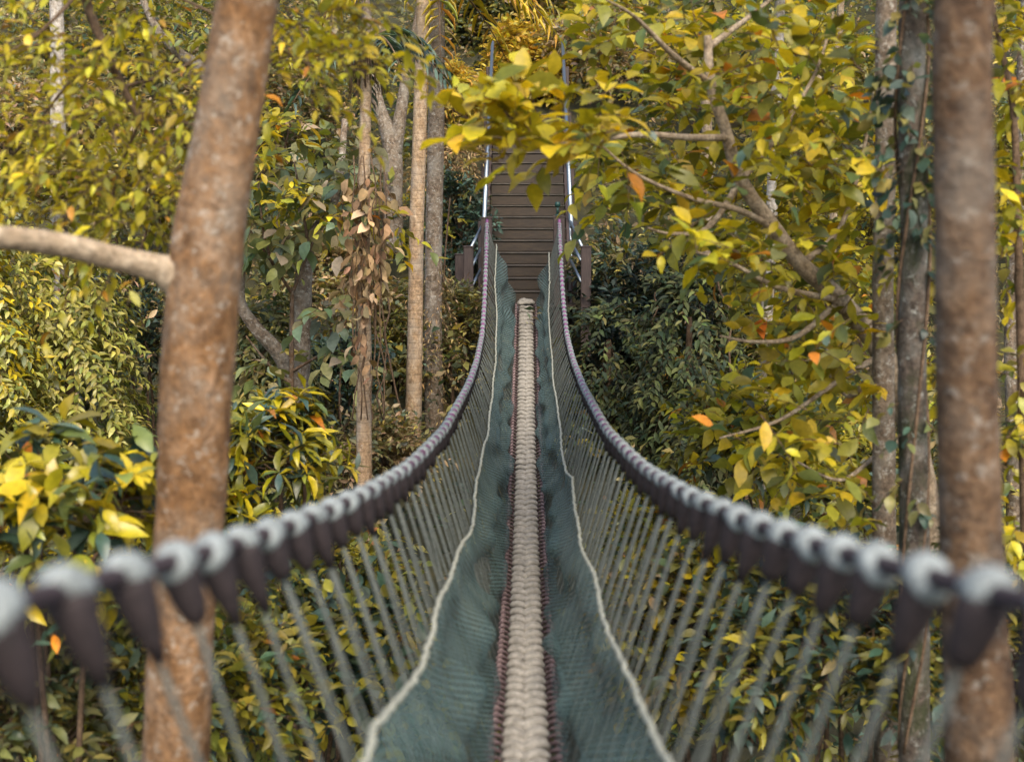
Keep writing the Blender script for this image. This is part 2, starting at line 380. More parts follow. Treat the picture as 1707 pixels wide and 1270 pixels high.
def sprays(lv, start, dirs, length, nleaf, ll, aspect, spec, droop=0.25, angle=0.9, twig=None, tw_r=0.004, flat=0.5, rosette=False, colnoise=None, updir=None, jit=0.28):
    """many twigs at once; leaves set alternately along each"""
    K = len(start); D, S, U = basis(dirs)
    roll = rng.uniform(-0.8, 0.8, K)
    S2 = S * np.cos(roll)[:, None] + U * np.sin(roll)[:, None]
    length = np.broadcast_to(length, (K,))
    j = np.arange(nleaf)
    s = (j + 0.6 + rng.uniform(-.25, .25, (K, nleaf))) / nleaf
    if rosette: s = 1 - (1 - s) * 0.45
    P = start[:, None, :] + D[:, None, :] * (s * length[:, None])[:, :, None]
    P[:, :, 2] -= droop * length[:, None] * s ** 2
    sg = np.where(j % 2 == 0, 1.0, -1.0)[None, :] * np.ones((K, 1))
    if rosette:
        a = rng.uniform(0, 2 * math.pi, (K, 1)) + j[None, :] * 2.4
        side = S2[:, None, :] * np.cos(a)[:, :, None] + np.cross(D, S2)[:, None, :] * np.sin(a)[:, :, None]
        ld = D[:, None, :] * 0.35 + side * angle
    else:
        ld = D[:, None, :] * 0.75 + S2[:, None, :] * (sg * angle)[:, :, None]
    ld = ld + rng.normal(0, jit, ld.shape); ld[:, :, 2] -= droop * 0.8
    up = np.array([0, 0, 1.0]) if updir is None else np.array(updir, float)
    nn = up[None, None, :] + rng.normal(0, flat, ld.shape)
    L = ll * rng.uniform(0.5, 1.25, (K, nleaf)) * (1 - 0.25 * np.abs(s - 0.5))
    C = pal(K * nleaf, spec).reshape(K, nleaf, 3)
    kt = rng.normal(1, 0.16, (K, 1, 1)).clip(0.6, 1.5); C = C * kt
    lv.add(P.reshape(-1, 3), ld.reshape(-1, 3), nn.reshape(-1, 3), L.ravel(), L.ravel() * aspect * rng.uniform(.85, 1.15, K * nleaf), C.reshape(-1, 3))
    if twig is not None:
        tt = np.array([0, .35, .7, 1.0])
        Q = start[:, None, :] + D[:, None, :] * (tt[None, :] * length[:, None])[:, :, None]
        Q[:, :, 2] -= droop * length[:, None] * tt[None, :] ** 2
        R = tw_r * (1 - 0.7 * tt)
        th = np.arange(3) * 2.094
        VV = Q[:, :, None, :] + R[None, :, None, None] * (np.cos(th)[None, None, :, None] * S[:, None, None, :] + np.sin(th)[None, None, :, None] * U[:, None, None, :])
        base = np.arange(K)[:, None] * 12
        fcs = []
        for a in range(3):
            for b in range(3):
                c2 = (b + 1) % 3
                fcs.append(np.stack([base[:, 0] + a * 3 + b, base[:, 0] + a * 3 + c2, base[:, 0] + a * 3 + 3 + c2, base[:, 0] + a * 3 + 3 + b], 1))
        twig.add(VV.reshape(-1, 3), np.concatenate(fcs).tolist())

def curve(p0, p1, n=7, sag=0.0, wob=0.0):
    t = np.linspace(0, 1, n)[:, None]
    P = np.asarray(p0)[None] * (1 - t) + np.asarray(p1)[None] * t
    P[:, 2] += sag * (4 * t * (1 - t))[:, 0]
    if wob: P[1:-1] += rng.normal(0, wob, (n - 2, 3))
    return P
def smooth_path(pts, n):
    P = np.asarray(pts, float); k = len(P); u = np.linspace(0, k - 1, n); out = []
    for t in u:
        i = min(int(t), k - 2); f = t - i
        p0 = P[max(i - 1, 0)]; p1 = P[i]; p2 = P[i + 1]; p3 = P[min(i + 2, k - 1)]
        out.append(0.5 * ((2 * p1) + (-p0 + p2) * f + (2 * p0 - 5 * p1 + 4 * p2 - p3) * f * f + (-p0 + 3 * p1 - 3 * p2 + p3) * f ** 3))
    return np.array(out)

def bush(name, label, cat, centre, size, K, nleaf, ll, aspect, spec, mat=None, tmpl=T_MID, rosette=False, droop=0.25, tl=0.35, clumps=18, angle=0.9, flat=0.5, stems=5, group=None, shell=0.35, tw_r=0.004):
    """a shrub or small tree: stems rising from the ground, uneven clumps of twigs, leaves on every twig"""
    reseed(label); c = np.array(centre, float); sz = np.array(size, float)
    gz = float(ground(c[0], c[1]))
    root = thing(name, label, cat, (c[0], c[1], gz), group)
    th = rng.uniform(0, 2 * math.pi, clumps); el = rng.uniform(-0.45, 1.0, clumps)
    dirs = np.stack([np.cos(th) * np.sqrt(1 - np.clip(el, -1, 1) ** 2), np.sin(th) * np.sqrt(1 - np.clip(el, -1, 1) ** 2), el], 1)
    rad = rng.uniform(shell, 0.85, clumps)
    CC = c + dirs * sz * rad[:, None]
    st = MB()
    base = np.array([c[0], c[1], gz - 0.1])
    mids = []
    for i in range(stems):
        a = rng.uniform(0, 2 * math.pi); m = c + np.array([math.cos(a), math.sin(a), rng.uniform(-.6, .1)]) * sz * 0.35
        b0 = base + np.array([math.cos(a), math.sin(a), 0]) * 0.08
        st.tube(curve(b0, m, 7, 0, 0.05 * sz[0]), np.linspace(0.016 + 0.012 * sz[2], 0.012, 7), 6); mids.append(m)
    for p in CC:
        m = min(mids, key=lambda q: np.linalg.norm(q - p))
        st.tube(curve(m, p, 5, 0.03, 0.03), np.linspace(0.011, 0.005, 5), 5)
    k = rng.choice(clumps, K)
    off = norm(rng.normal(0, 1, (K, 3)))
    start = CC[k] + off * rng.uniform(0.0, 0.22, (K, 1)) * sz.mean()
    d = norm(start - c + np.array([0, 0, -0.1]) * sz) * 0.7 + off * 0.6 + np.array([0, 0, 0.35])
    lv = Leaves()
    sprays(lv, start, d, rng.uniform(.6, 1.2, K) * tl, nleaf, ll, aspect, spec, droop, angle, st, tw_r, flat, rosette)
    lv.build("foliage", mat or LEAF, root, tmpl)
    st.build("stem", TWIG, root)
    return root

def vine_mound(name, label, cat, top, height, r_top, r_bot, K, ll, spec, nleaf=9, aspect=0.42, lean=(0, 0), tmpl=T_MID, group=None, mat=None, lumpy=0.25):
    """creeper hanging like shingles over a stump or support, narrow above and wide below"""
    reseed(label); top = np.array(top, float)
    root = thing(name, label, cat, (top[0] + lean[0], top[1] + lean[1], top[2] - height), group)
    h = rng.uniform(0, 1, K) ** 0.8
    th = rng.uniform(0, 2 * math.pi, K)
    R = (r_top + (r_bot - r_top) * h ** 0.75) * (1 + lumpy * np.sin(th * 3 + h * 7) * 0.6 + lumpy * np.sin(th * 5 - h * 13) * 0.5 + rng.normal(0, 0.06, K) + .34 * (((h * 6.3 + .35 * np.sin(th * 2)) % 1.0) - .5))
    out = np.stack([np.cos(th), np.sin(th), np.zeros(K)], 1)
    start = top + out * R[:, None] + np.stack([lean[0] * h, lean[1] * h, -height * h], 1)
    d = out * 0.8 + np.array([0, 0, -0.25]) + rng.normal(0, 0.2, (K, 3))
    cap = rng.random(K) < .12
    start[cap] = top + out[cap] * (R[cap] * rng.uniform(0, .9, cap.sum()))[:, None] * .8 + np.stack([0 * R[cap], 0 * R[cap], rng.uniform(-.1, .12, cap.sum())], 1); d[cap, 2] += .7
    lv = Leaves(); st = MB()
    sprays(lv, start, d, rng.uniform(.25, .48, K), nleaf, ll, aspect, spec, 0.45, 0.8, st, 0.0025, 0.22, jit=.13)
    # lift leaf normals outward so they overlap like shingles
    lv.U[-1] = lv.U[-1] + np.repeat(out, nleaf, 0) * 0.7
    lv.build("foliage", mat or LEAF, root, tmpl)
    P = [top + np.array([lean[0] * t, lean[1] * t, -height * t]) for t in np.linspace(0.12, 1.05, 8)]
    st.tube(P, np.linspace(0.03, 0.08, 8), 8)
    st.build("stem", TWIG, root)
    return root

def trunk_mesh(pts, radii, n=60, seg=20, rough=0.02, knots=0):
    P = smooth_path(pts, n); R = np.interp(np.linspace(0, 1, n), np.linspace(0, 1, len(radii)), radii)
    m = MB(); m.tube(P, R, seg, True)
    V = m.v[0].reshape(n, seg, 3); C = P[:, None, :]
    th = np.arange(seg) * 2 * math.pi / seg
    zz = P[:, 2][:, None]
    k = 1 + rough * (np.sin(th * 2 + zz * 1.7) + 0.7 * np.sin(th * 3 - zz * 4.1 + 1) + 0.5 * np.sin(th * 5 + zz * 9)) + rng.normal(0, rough * 0.35, (n, seg))
    m.v[0] = (C + (V - C) * k[:, :, None]).reshape(-1, 3)
    return m

# ------------------------------------------------------------------ the rope bridge
Yr = [-1.2, 0.5, 1.55, 1.75, 2.1, 2.5, 3.1, 4.0, 5.6, 7.9, 11.1, 13.5, 15.5, 17.0, 18.2, 19.05]
Zr = [0.05, -.25, -.435, -.47, -.535, -.605, -.70, -.83, -1.04, -1.25, -1.41, -1.46, -1.40, -1.13, -.66, -.17]
Yp = [-1.2, 0, 5.4, 7.5, 10, 12, 15.5, 17, 18.2, 19.1]
Zp = [-1.15, -1.35, -2.16, -2.38, -2.45, -2.37, -2.03, -1.78, -1.53, -1.30]
def smooth_tab(X, Z):
    xs = np.linspace(X[0], X[-1], 500); zs = np.interp(xs, X, Z)
    k = np.hanning(41); k /= k.sum(); pad = np.concatenate([2 * zs[0] - zs[20:0:-1], zs, 2 * zs[-1] - zs[-2:-22:-1]])
    return xs, np.convolve(pad, k, 'valid')
RX, RZ = smooth_tab(Yr, Zr); PX_, PZ_ = smooth_tab(Yp, Zp)
rope_z = lambda y: np.interp(y, RX, RZ)
path_z = lambda y: np.interp(y, PX_, PZ_)
def rope_h(y, s):
    a = np.interp(y, [-1, 1.2, 2, 4, 8, 12, 16, 19], [.58, .56, .53, .48, .46, .46, .485, .52])
    b = np.interp(y, [-1, 1.2, 2, 4, 8, 12, 16, 19], [.58, .56, .53, .48, .455, .45, .445, .44])
    return a if s < 0 else b
EDGEX = 0.125
def rope_pt(y, s): return np.array([s * rope_h(y, s), y, float(rope_z(y))])
def foot_pt(y, s): return np.array([s * (EDGEX + 0.012), y, float(path_z(y))])

bridge = thing("rope_bridge", "long sagging rope footbridge with green net sides and a narrow beige rope walkway", "bridge", (0, 19.0, -1.4))
# hanger positions
ys = []; y = -0.9
while y < 18.95:
    ys.append(y)
    y += float(np.interp(y, [0, 2.2, 3.2, 4.6, 7, 13, 16, 17.8, 18.5, 19], [.215, .225, .255, .29, .31, .30, .19, .11, .065, .055])) * random.uniform(.94, 1.06)
for s in (-1, 1):
    yy = np.linspace(-1.1, 19.03, 420)
    hr = MB(); hr.tube([rope_pt(v, s) for v in yy], np.interp(yy, [1.5, 3, 6, 16, 18.5], [.0135, .016, .0198, .0205, .019]), 10)
    tag(hr.build("hand_rope", PURPLE, bridge), 'purple hand rope on the ' + ('left' if s < 0 else 'right') + ' side, wrapped in pale lashings')

def lashing(y, s):
    """two turns of thick cord round the hand rope"""
    m = MB(); c = rope_pt(y, s); t = rope_pt(y + .02, s) - rope_pt(y - .02, s); t /= np.linalg.norm(t)
    foot = foot_pt(y, s); dn = foot - c; dn -= t * (dn @ t); dn /= np.linalg.norm(dn); sd = np.cross(t, dn)
    W = float(np.interp(y, [1.4, 3, 5, 13, 16, 18, 18.5], [.034, .044, .056, .066, .046, .026, .016])) * random.uniform(.88, 1.1); n = 13; seg = 16; V = []
    tilt = random.uniform(-.3, .3); rb = float(np.interp(y, [1.5, 4, 8], [.010, .015, .0195]))
    for i in range(n):
        a = -1 + 2 * i / (n - 1)
        r = rb + ((0.0325 if y < 4 else 0.0295) - rb) * max(0, 1 - a * a) ** .5 + 0.0013 * math.cos(a * 12.5)
        for j in range(seg):
            th = 2 * math.pi * j / seg
            rr = r * (1 + 0.1 * max(0, math.cos(th)) ** 2)
            V.append(c + t * (a * W + tilt * 0.05 * math.cos(th)) + dn * (math.cos(th) * rr) + sd * (math.sin(th) * r * 1.02))
    Fc = [(i * seg + j, i * seg + (j + 1) % seg, (i + 1) * seg + (j + 1) % seg, (i + 1) * seg + j) for i in range(n - 1) for j in range(seg)]
    Fc += [tuple(range(seg - 1, -1, -1)), tuple((n - 1) * seg + j for j in range(seg))]
    m.add(V, Fc); return m
def whipping(y, s):  # whipped tail; its wide top paints the lashing's shaded lower half dark
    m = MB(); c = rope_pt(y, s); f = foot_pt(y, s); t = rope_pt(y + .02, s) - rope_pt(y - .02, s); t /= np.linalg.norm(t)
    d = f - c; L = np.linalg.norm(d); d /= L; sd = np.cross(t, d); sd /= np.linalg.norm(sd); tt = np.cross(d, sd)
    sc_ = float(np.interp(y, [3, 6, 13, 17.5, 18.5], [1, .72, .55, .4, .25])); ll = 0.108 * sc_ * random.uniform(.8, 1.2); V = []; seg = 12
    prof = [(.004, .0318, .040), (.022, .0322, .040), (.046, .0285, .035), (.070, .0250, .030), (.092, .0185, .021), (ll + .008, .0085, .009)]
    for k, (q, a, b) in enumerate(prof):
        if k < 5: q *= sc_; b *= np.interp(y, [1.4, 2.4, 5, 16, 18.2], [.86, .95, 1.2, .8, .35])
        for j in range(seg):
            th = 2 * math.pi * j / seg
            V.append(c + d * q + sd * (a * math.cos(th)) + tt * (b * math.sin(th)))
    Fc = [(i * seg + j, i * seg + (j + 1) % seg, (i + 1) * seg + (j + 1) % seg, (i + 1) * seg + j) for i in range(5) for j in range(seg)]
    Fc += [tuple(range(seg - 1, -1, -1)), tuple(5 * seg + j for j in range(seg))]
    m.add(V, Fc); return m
def hanger(y, s, m=None):
    m = m or MB(); c = rope_pt(y, s); f = foot_pt(y + random.uniform(-.02, .02), s)
    P = curve(c, f, 6, 0, 0.003); P[1:-1, 0] += s * 0.006 * np.array([.6, 1, 1, .6])
    m.tube(P, 0.0054, 6)
    if 2.7 < y < 17.5:
        k = .5 if y < 15 else .3
        for q in ((.15,) if y < 4.5 else (.10, .20)) if y < 16 else (.06,):
            P2 = curve(c, foot_pt(y + q + random.uniform(-.02, .02), s), 4, 0, 0.003); m.tube(P2, 0.0038, 5)
    return m
near = sorted([(yv, s) for yv in ys for s in (-1, 1)])
big = [q for q in near if 1.1 < q[0]][:100]
rest = [q for q in near if q not in big]
for yv, s in big:
    h = hanger(yv, s).build("hanger_cord", CORD, bridge)
    lashing(yv, s).build("lashing", LASH, h); whipping(yv, s).build("whipping", WHIP_SHADE, h)
R1, R2, R3 = MB(), MB(), MB()
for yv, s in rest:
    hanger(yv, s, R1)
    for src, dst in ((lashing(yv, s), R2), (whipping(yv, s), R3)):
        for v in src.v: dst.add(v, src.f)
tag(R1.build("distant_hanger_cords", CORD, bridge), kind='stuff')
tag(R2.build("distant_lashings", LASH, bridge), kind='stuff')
tag(R3.build("distant_whippings", WHIP_SHADE, bridge), kind='stuff')

# net edges measured along the bridge: (Y, share of the way from walkway up to hand rope), filled in below from pixel marks
def edge_table(marks, s):
    out = []
    Y = np.linspace(2.0, 18.9, 1400)
    H = rope_h(Y, s); rz = rope_z(Y); pz = path_z(Y)
    for px, py in marks:
        r = FW + RT * (px - CX) / F_PX - UP * (py - CY) / F_PX
        x = r[0] / r[1] * Y * s; z = r[2] / r[1] * Y
        t1 = (x - EDGEX) / (H - EDGEX); t2 = (z - pz) / (rz - pz)
        e = np.abs(t1 - t2); i = int(e.argmin()); out.append((float(Y[i]), float(np.clip(t2[i], 0.1, 0.95))))
    return out
ML = [(822, 470), (824, 520), (822, 600), (815, 665), (808, 720), (795, 770), (788, 800), (785, 850), (775, 885), (760, 915), (738, 960), (720, 1000), (710, 1060), (690, 1105), (640, 1165), (610, 1210), (595, 1270)]
MR = [(920, 470), (917, 520), (922, 570), (928, 650), (935, 680), (941, 740), (950, 792), (962, 795), (965, 850), (975, 900), (990, 940), (1000, 965), (1020, 1035), (1050, 1110), (1080, 1170), (1110, 1220), (1140, 1270)]
TABS = {}
for s, M in ((-1, ML), (1, MR)):
    tb = edge_table(M, s); tb.sort()
    # keep strictly increasing
    o = [tb[0]]
    for q in tb[1:]:
        if q[0] > o[-1][0] + 0.03: o.append(q)
    TABS[s] = o
    print("net", s, [(round(a, 2), round(b, 2)) for a, b in o])
def net_t(y, s):
    tb = TABS[s]; xs = [q[0] for q in tb]; t = [q[1] for q in tb]
    return float(np.interp(y, xs, t))
for s in (-1, 1):
    yy = np.linspace(-0.9, 18.95, 620); m = 34; V = []; UV = []
    edge = []
    for y in yy:
        t = net_t(y, s) + 0.010 * math.sin(y * 3.3 + s)
        a = rope_pt(y, s); f = foot_pt(y, s)
        e = f + (a - f) * t
        e[0] -= s * 0.03
        f2 = np.array([s * (EDGEX + 0.03), y, f[2] - 0.02])
        ph = y * 2.1 + s
        bul = 0.035 * (0.8 + 0.6 * math.sin(y * 0.9 + s * 2) + 0.4 * math.sin(y * 2.3))
        for j in range(m):
            v = j / (m - 1)
            p = f2 + (e - f2) * v
            w = math.sin(math.pi * v) ** .8
            lean = .012 + bul * w + 0.044 * w * math.sin(v * 13 + .6 * ph + math.sin(y * 1.7)) + 0.022 * math.sin(ph * 2.6 + v * 5) * w + .010 * w * math.sin(y * 11 + v * 17)
            hang = 0.035 * math.sin(math.pi * min(1, v * 1.0)) 
            p = p + np.array([-s * lean, 0.02 * math.sin(v * 12 + ph * 2), -hang * 0.6])
            V.append(p); UV.append((y, v * 0.9))
        edge.append(e)
    n = len(yy)
    Fc = [(i * m + j, (i + 1) * m + j, (i + 1) * m + j + 1, i * m + j + 1) for i in range(n - 1) for j in range(m - 1)]
    q = MB(); q.add(V, Fc)
    o = q.build("safety_net", NET, bridge)
    uvl = o.data.uv_layers.new(name="UVMap")
    li = np.empty(len(o.data.loops), dtype=np.int32); o.data.loops.foreach_get('vertex_index', li)
    uvl.data.foreach_set('uv', np.array(UV, dtype=np.float32)[li].ravel())
    tag(o, 'dark teal green netting sagging along the ' + ('left' if s < 0 else 'right') + ' of the walkway')
    er = MB(); E = np.array(edge); E += rng.normal(0, 0.0025, E.shape)
    er.tube(E, 0.0075 + 0.0025 * np.abs(np.sin(yy * 45)), 7)
    er.build("edge_cord", EDGE, o)

# walkway: bundles of thick rope woven to a V in the middle
wk = MB(); y = -1.0; row = 0
while y < 19.0:
    pit = 0.165 * random.uniform(.88, 1.12)
    for s in (-1, 1):
        for k in range(3):
            yk = y + (k - 1) * pit * 0.175 + random.uniform(-.006, .006)
            lift = 0.0 + (0.027 if k == 1 else 0) + random.uniform(-.003, .003)
            P = []
            for q in np.linspace(0, 1, 6):
                x = s * (-0.012 + (EDGEX - 0.020) * q)
                yo = -0.05 * (1 - q) ** 1.4 + 0.008 * math.sin(q * 3.1) + random.uniform(-.002, .002)
                P.append((x, yk + yo, path_z(yk) + lift + 0.003 * s * (1 - q) + 0.011 * math.sin(math.pi * min(1, q * 1.05)) - 0.006 * (q > .9)))
            wk.tube(P, [.012, .021, .0235, .0235, .020, .013], 7)
    y += pit; row += 1
walk = tag(wk.build("walkway", TREAD, bridge), 'narrow walkway of woven beige rope bundles')
hub = MB()
for k in range(4):
    P = curve((-0.115 + .01 * k, 19.0 + .05 * k, -1.285 + .006 * k), (0.115 - .01 * k, 19.0 + .05 * k, -1.285 + .006 * k), 7, 0.01, 0.008)
    hub.tube(P, 0.024, 8)
hub.build("end_lashing", TREAD, bridge)
for s in (-1, 1):
    sr = MB()
    yy = np.linspace(-1.0, 19.0, 800)
    for ph in (0, math.pi):
        sr.tube([(s * (EDGEX + 0.008 + 0.008 * math.cos(v * 55 + ph)), v, path_z(v) + 0.022 + 0.008 * math.sin(v * 55 + ph)) for v in yy], 0.0095, 5)
    so = sr.build("side_rope", CHAIN, bridge)
    lp = MB(); yy = np.arange(-1.0, 19.0, 0.011)
    lp.tube([(s * (EDGEX + 0.002 + 0.032 * math.cos(v * 57 + 1.2 * math.sin(v * 3))), v, path_z(v) + 0.018 + 0.027 * math.sin(v * 57 + 1.2 * math.sin(v * 3))) for v in yy], 0.0075, 5)
    lp.build("loop_lacing", LOOPS, so)

# ------------------------------------------------------------------ landing with posts and steel rails
land = thing("bridge_landing", "dark wood landing at the far end with posts and stainless steel rails", "platform", (0, 19.5, -1.45))
dk = MB()
for k in range(5): dk.box((0, 19.08 + k * 0.105, -1.335), (1.35, 0.10, 0.035), bevel=0.004)
dk.build("deck", STEPW, land, False)
def post(px, top_py, Y, w, z0, name="anchor_post"):
    a = at(px, top_py, Y); m = MB(); m.box((a[0], Y, (a[2] + z0) / 2), (w, w, a[2] - z0), bevel=0.008)
    m.box((a[0], Y, a[2] + 0.008), (w * 1.12, w * 1.12, 0.016), bevel=0.004)
    return m.build(name, POSTW, land, False), a
pl, pa = post(811, 364, 19.14, 0.15, -2.6)
pr, pb = post(932, 362, 19.14, 0.15, -2.6)
post(781, 412, 18.75, 0.13, -2.9, "rail_post"); post(977, 412, 18.75, 0.135, -2.9, "rail_post")
post(766, 425, 19.4, 0.12, -2.9, "rail_post")
for (x0, y0, x1, y1) in ((804, 376, 785, 413), (802, 415, 787, 443), (802, 448, 787, 477), (951, 370, 970, 411), (951, 402, 969, 435), (952, 435, 969, 470)):
    m = MB(); m.tube([at(x0, y0, 19.35), at(x1, y1, 18.72)], 0.021, 10); m.build("steel_rail", STEEL, land)
m = MB(); m.box((-0.20, 18.98, -1.36), (0.2, 0.03, 0.09), bevel=0.004); m.build("steel_plate", STEEL, land, False)
fit = thing("post_fitting", "small dark green metal fitting standing on the right bridge post", "fitting", (pb[0] - .02, 19.16, pb[2] + 0.016))
m = MB(); fz = pb[2] + 0.016; fx = pb[0] - .02
m.tube([(fx, 19.16, fz), (fx, 19.16, fz + .02)], 0.035, 14); m.tube([(fx, 19.16, fz + .02), (fx, 19.16, fz + .13)], 0.016, 12)
m.build("stalk", GREENM, fit)
m = MB(); m.tube([(fx, 19.16, fz + z) for z in (.12, .125, .165, .185)], [.02, .036, .036, .026], 14); m.build("cap", GREENM, fit)

# ------------------------------------------------------------------ staircase up the hill
stair = thing("hillside_staircase", "steep dark brown plank staircase with steel handrails climbing the hill", "staircase", (0.0, 19.6, -1.5))
NS = 17; RISE, RUN, SW = 0.168, 0.285, 1.12
sx = 0.02
for k in range(NS):
    y0 = 19.62 + k * RUN; z0 = -1.32 + k * RISE
    m = MB()
    m.box((sx, y0 + 0.014, z0 + RISE / 2 - 0.020), (SW, 0.022, RISE - 0.038), bevel=0.003)
    m.box((sx + random.uniform(-.004, .004), y0 + RUN / 2 + 0.002, z0 + RISE - 0.018), (SW + 0.02, RUN - 0.002, 0.02), bevel=0.004)
    st_ = m.build("step", STEPW, stair, False)
    m = MB(); m.box((sx, y0 - 0.007, z0 + RISE - 0.016), (SW + 0.02, 0.014, 0.014), bevel=0.002); m.build("nosing", NOSEW, st_, False)
for s in (-1, 1):
    m = MB(); A = np.array((sx + s * (SW / 2 + 0.035), 19.55, -1.5)); B = np.array((sx + s * (SW / 2 + 0.035), 19.62 + NS * RUN, -1.32 + NS * RISE - 0.12))
    L = np.linalg.norm(B - A); ang = math.atan2(B[2] - A[2], B[1] - A[1]); c, q = math.cos(ang), math.sin(ang)
    m.box((A + B) / 2, (0.045, L, 0.28), rot=[[1, 0, 0], [0, c, -q], [0, q, c]], bevel=0.005); m.build("stringer", POSTW, stair, False)
    for k in (1, 6, 11, 16):
        y0 = 19.7 + k * RUN; z0 = -1.32 + k * RISE
        m = MB(); m.box((sx + s * 0.655, y0, z0 + 0.42), (0.075, 0.075, 1.05), bevel=0.006); m.build("newel_post", POSTW, stair, False)
    for hgt, r in ((1.02, 0.028), (0.62, 0.014)):
        m = MB(); m.tube([(sx + s * 0.60, 19.55, -1.30 + hgt), (sx + s * 0.60, 19.62 + NS * RUN + .4, -1.32 + NS * RISE + .23 + hgt)], r, 12); m.build("handrail", STEEL, stair)
m = MB(); m.box((sx, 19.62 + NS * RUN + 0.8, -1.32 + NS * RISE - 0.04), (SW + .3, 1.6, 0.06), bevel=0.006); m.build("top_landing", STEPW, stair, False)

# ------------------------------------------------------------------ hillside and valley undergrowth (nobody could count it)
def undergrowth(name, label, x0, x1, y0, y1, K, hmax, ll, specs, nleaf=7, tmpl=T_FAR, keep=None, d0=(0, -.55, .75)):
    x = rng.uniform(x0, x1, K); y = rng.uniform(y0, y1, K)
    if keep is not None:
        ok = keep(x, y); x, y = x[ok], y[ok]
    z = ground(x, y); K = len(x)
    h = rng.uniform(0, 1, K) ** 1.3 * hmax * (0.65 + 0.5 * lump(x, y, 0.8, 2.0))
    start = np.stack([x, y, z + h], 1)
    d = np.array(d0)[None] + rng.normal(0, .45, (K, 3))
    lv = Leaves(); tw = MB()
    zone = (lump(x, y, 0.5, 1.0) + rng.normal(0, .22, K)); q = np.digitize(zone, [-0.35, 0.0, 0.35])
    for i in range(4):
        mk = q == i
        if mk.sum(): sprays(lv, start[mk], d[mk], rng.uniform(.25, .6, mk.sum()), nleaf, ll * (1.15 if i % 2 else .85), .5 if i % 2 else .36, specs[i], .35, .8, None, .003, .6)
    o = lv.build(name, LEAF, None, tmpl); tag(o, label, None, None, 'stuff'); return o
off_path = lambda x, y: ~((np.abs(x - .02) < 0.95) & (y > 18.2) & (y < 26.8))
undergrowth("hillside_undergrowth", "tangled mixed undergrowth covering the hillside behind the bridge", -20, 20, 17, 33, 23000, 1.5, .15, [MUTED, OLIVE, RUSTY, YELGRN], keep=off_path)
undergrowth("upper_hillside_undergrowth", "sparse undergrowth on the upper hillside", -30, 30, 31, 48, 9000, 2.6, .26, [OLIVE, MUTED, YELGRN, RUSTY], nleaf=6)
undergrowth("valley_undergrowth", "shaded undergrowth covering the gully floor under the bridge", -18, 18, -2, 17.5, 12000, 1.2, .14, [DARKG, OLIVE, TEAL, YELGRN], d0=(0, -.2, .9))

# ------------------------------------------------------------------ shrubs
def B(name, label, px, py, Y, rw, rh, K, nleaf, ll, asp, spec, **kw):
    """rw, rh: half width and half height in photo pixels at that depth"""
    c = at(px, py, Y)
    ymin = kw.pop('ymin', 26.3 if abs(c[0]) < 1.7 and Y > 24 else 14)
    if Y > 14: ll *= .82; K = int(K * 1.3)
    while c[2] - .25 * rh * Y / F_PX < ground(c[0], c[1]) and Y > ymin:
        Y -= .2; c = at(px, py, Y)
    k = Y / F_PX
    cat = kw.pop('cat', 'shrub'); dep = kw.pop('dep', 1.0)
    return bush(name, label, cat, c, (rw * k, rw * k * dep, rh * k), K, nleaf, ll, asp, spec, **kw)
GL = "shrubs filling the gully beneath the left hand rope"
GR = "shrubs filling the gully beneath the right hand rope"
# beneath the ropes
B("leafy_shrub", "yellow-green shrub under the left rope nearest the big trunk base", 250, 1150, 7.4, 270, 210, 420, 8, .115, .42, YELGRN, tmpl=T_FINE, group=GL, clumps=34, dep=.8)
B("leafy_shrub", "round-leaved grey-green shrub below the left hangers beside the netting", 560, 1130, 8.6, 200, 200, 380, 7, .13, .6, TEAL + YELGRN[:2], tmpl=T_FINE, group=GL, clumps=30, dep=.8)
B("leafy_shrub", "olive shrub showing between the left hangers, just below the rope bend", 520, 985, 11.0, 190, 130, 400, 7, .13, .5, YELGRN, group=GL, clumps=30)
B("leafy_shrub", "dark green shrub in the bottom left corner of the gully", 60, 1220, 6.6, 190, 180, 280, 8, .11, .4, OLIVE, tmpl=T_FINE, group=GL, clumps=26)
B("leafy_shrub", "tall olive shrub under the right rope beside the netting", 1180, 1060, 9.0, 190, 200, 420, 7, .12, .5, OLIVE + YELLOW[:1], tmpl=T_FINE, group=GR, clumps=32)
B("leafy_shrub", "broad grey-green shrub with long leaves under the middle of the right rope", 1390, 1090, 7.6, 230, 210, 420, 8, .125, .38, TEAL + YELGRN[:2] + OLIVE[:1], tmpl=T_FINE, group=GR, clumps=32)
B("leafy_shrub", "yellowish shrub in the bottom right corner behind the paired trunks", 1640, 1120, 7.8, 210, 210, 380, 8, .11, .42, YELGRN, tmpl=T_FINE, group=GR, clumps=30)
B("leafy_shrub", "yellow-leaved shrub peeping over the right rope's lowest stretch", 1130, 900, 12.0, 130, 90, 240, 7, .13, .5, YELLOW, group=GR, clumps=22)
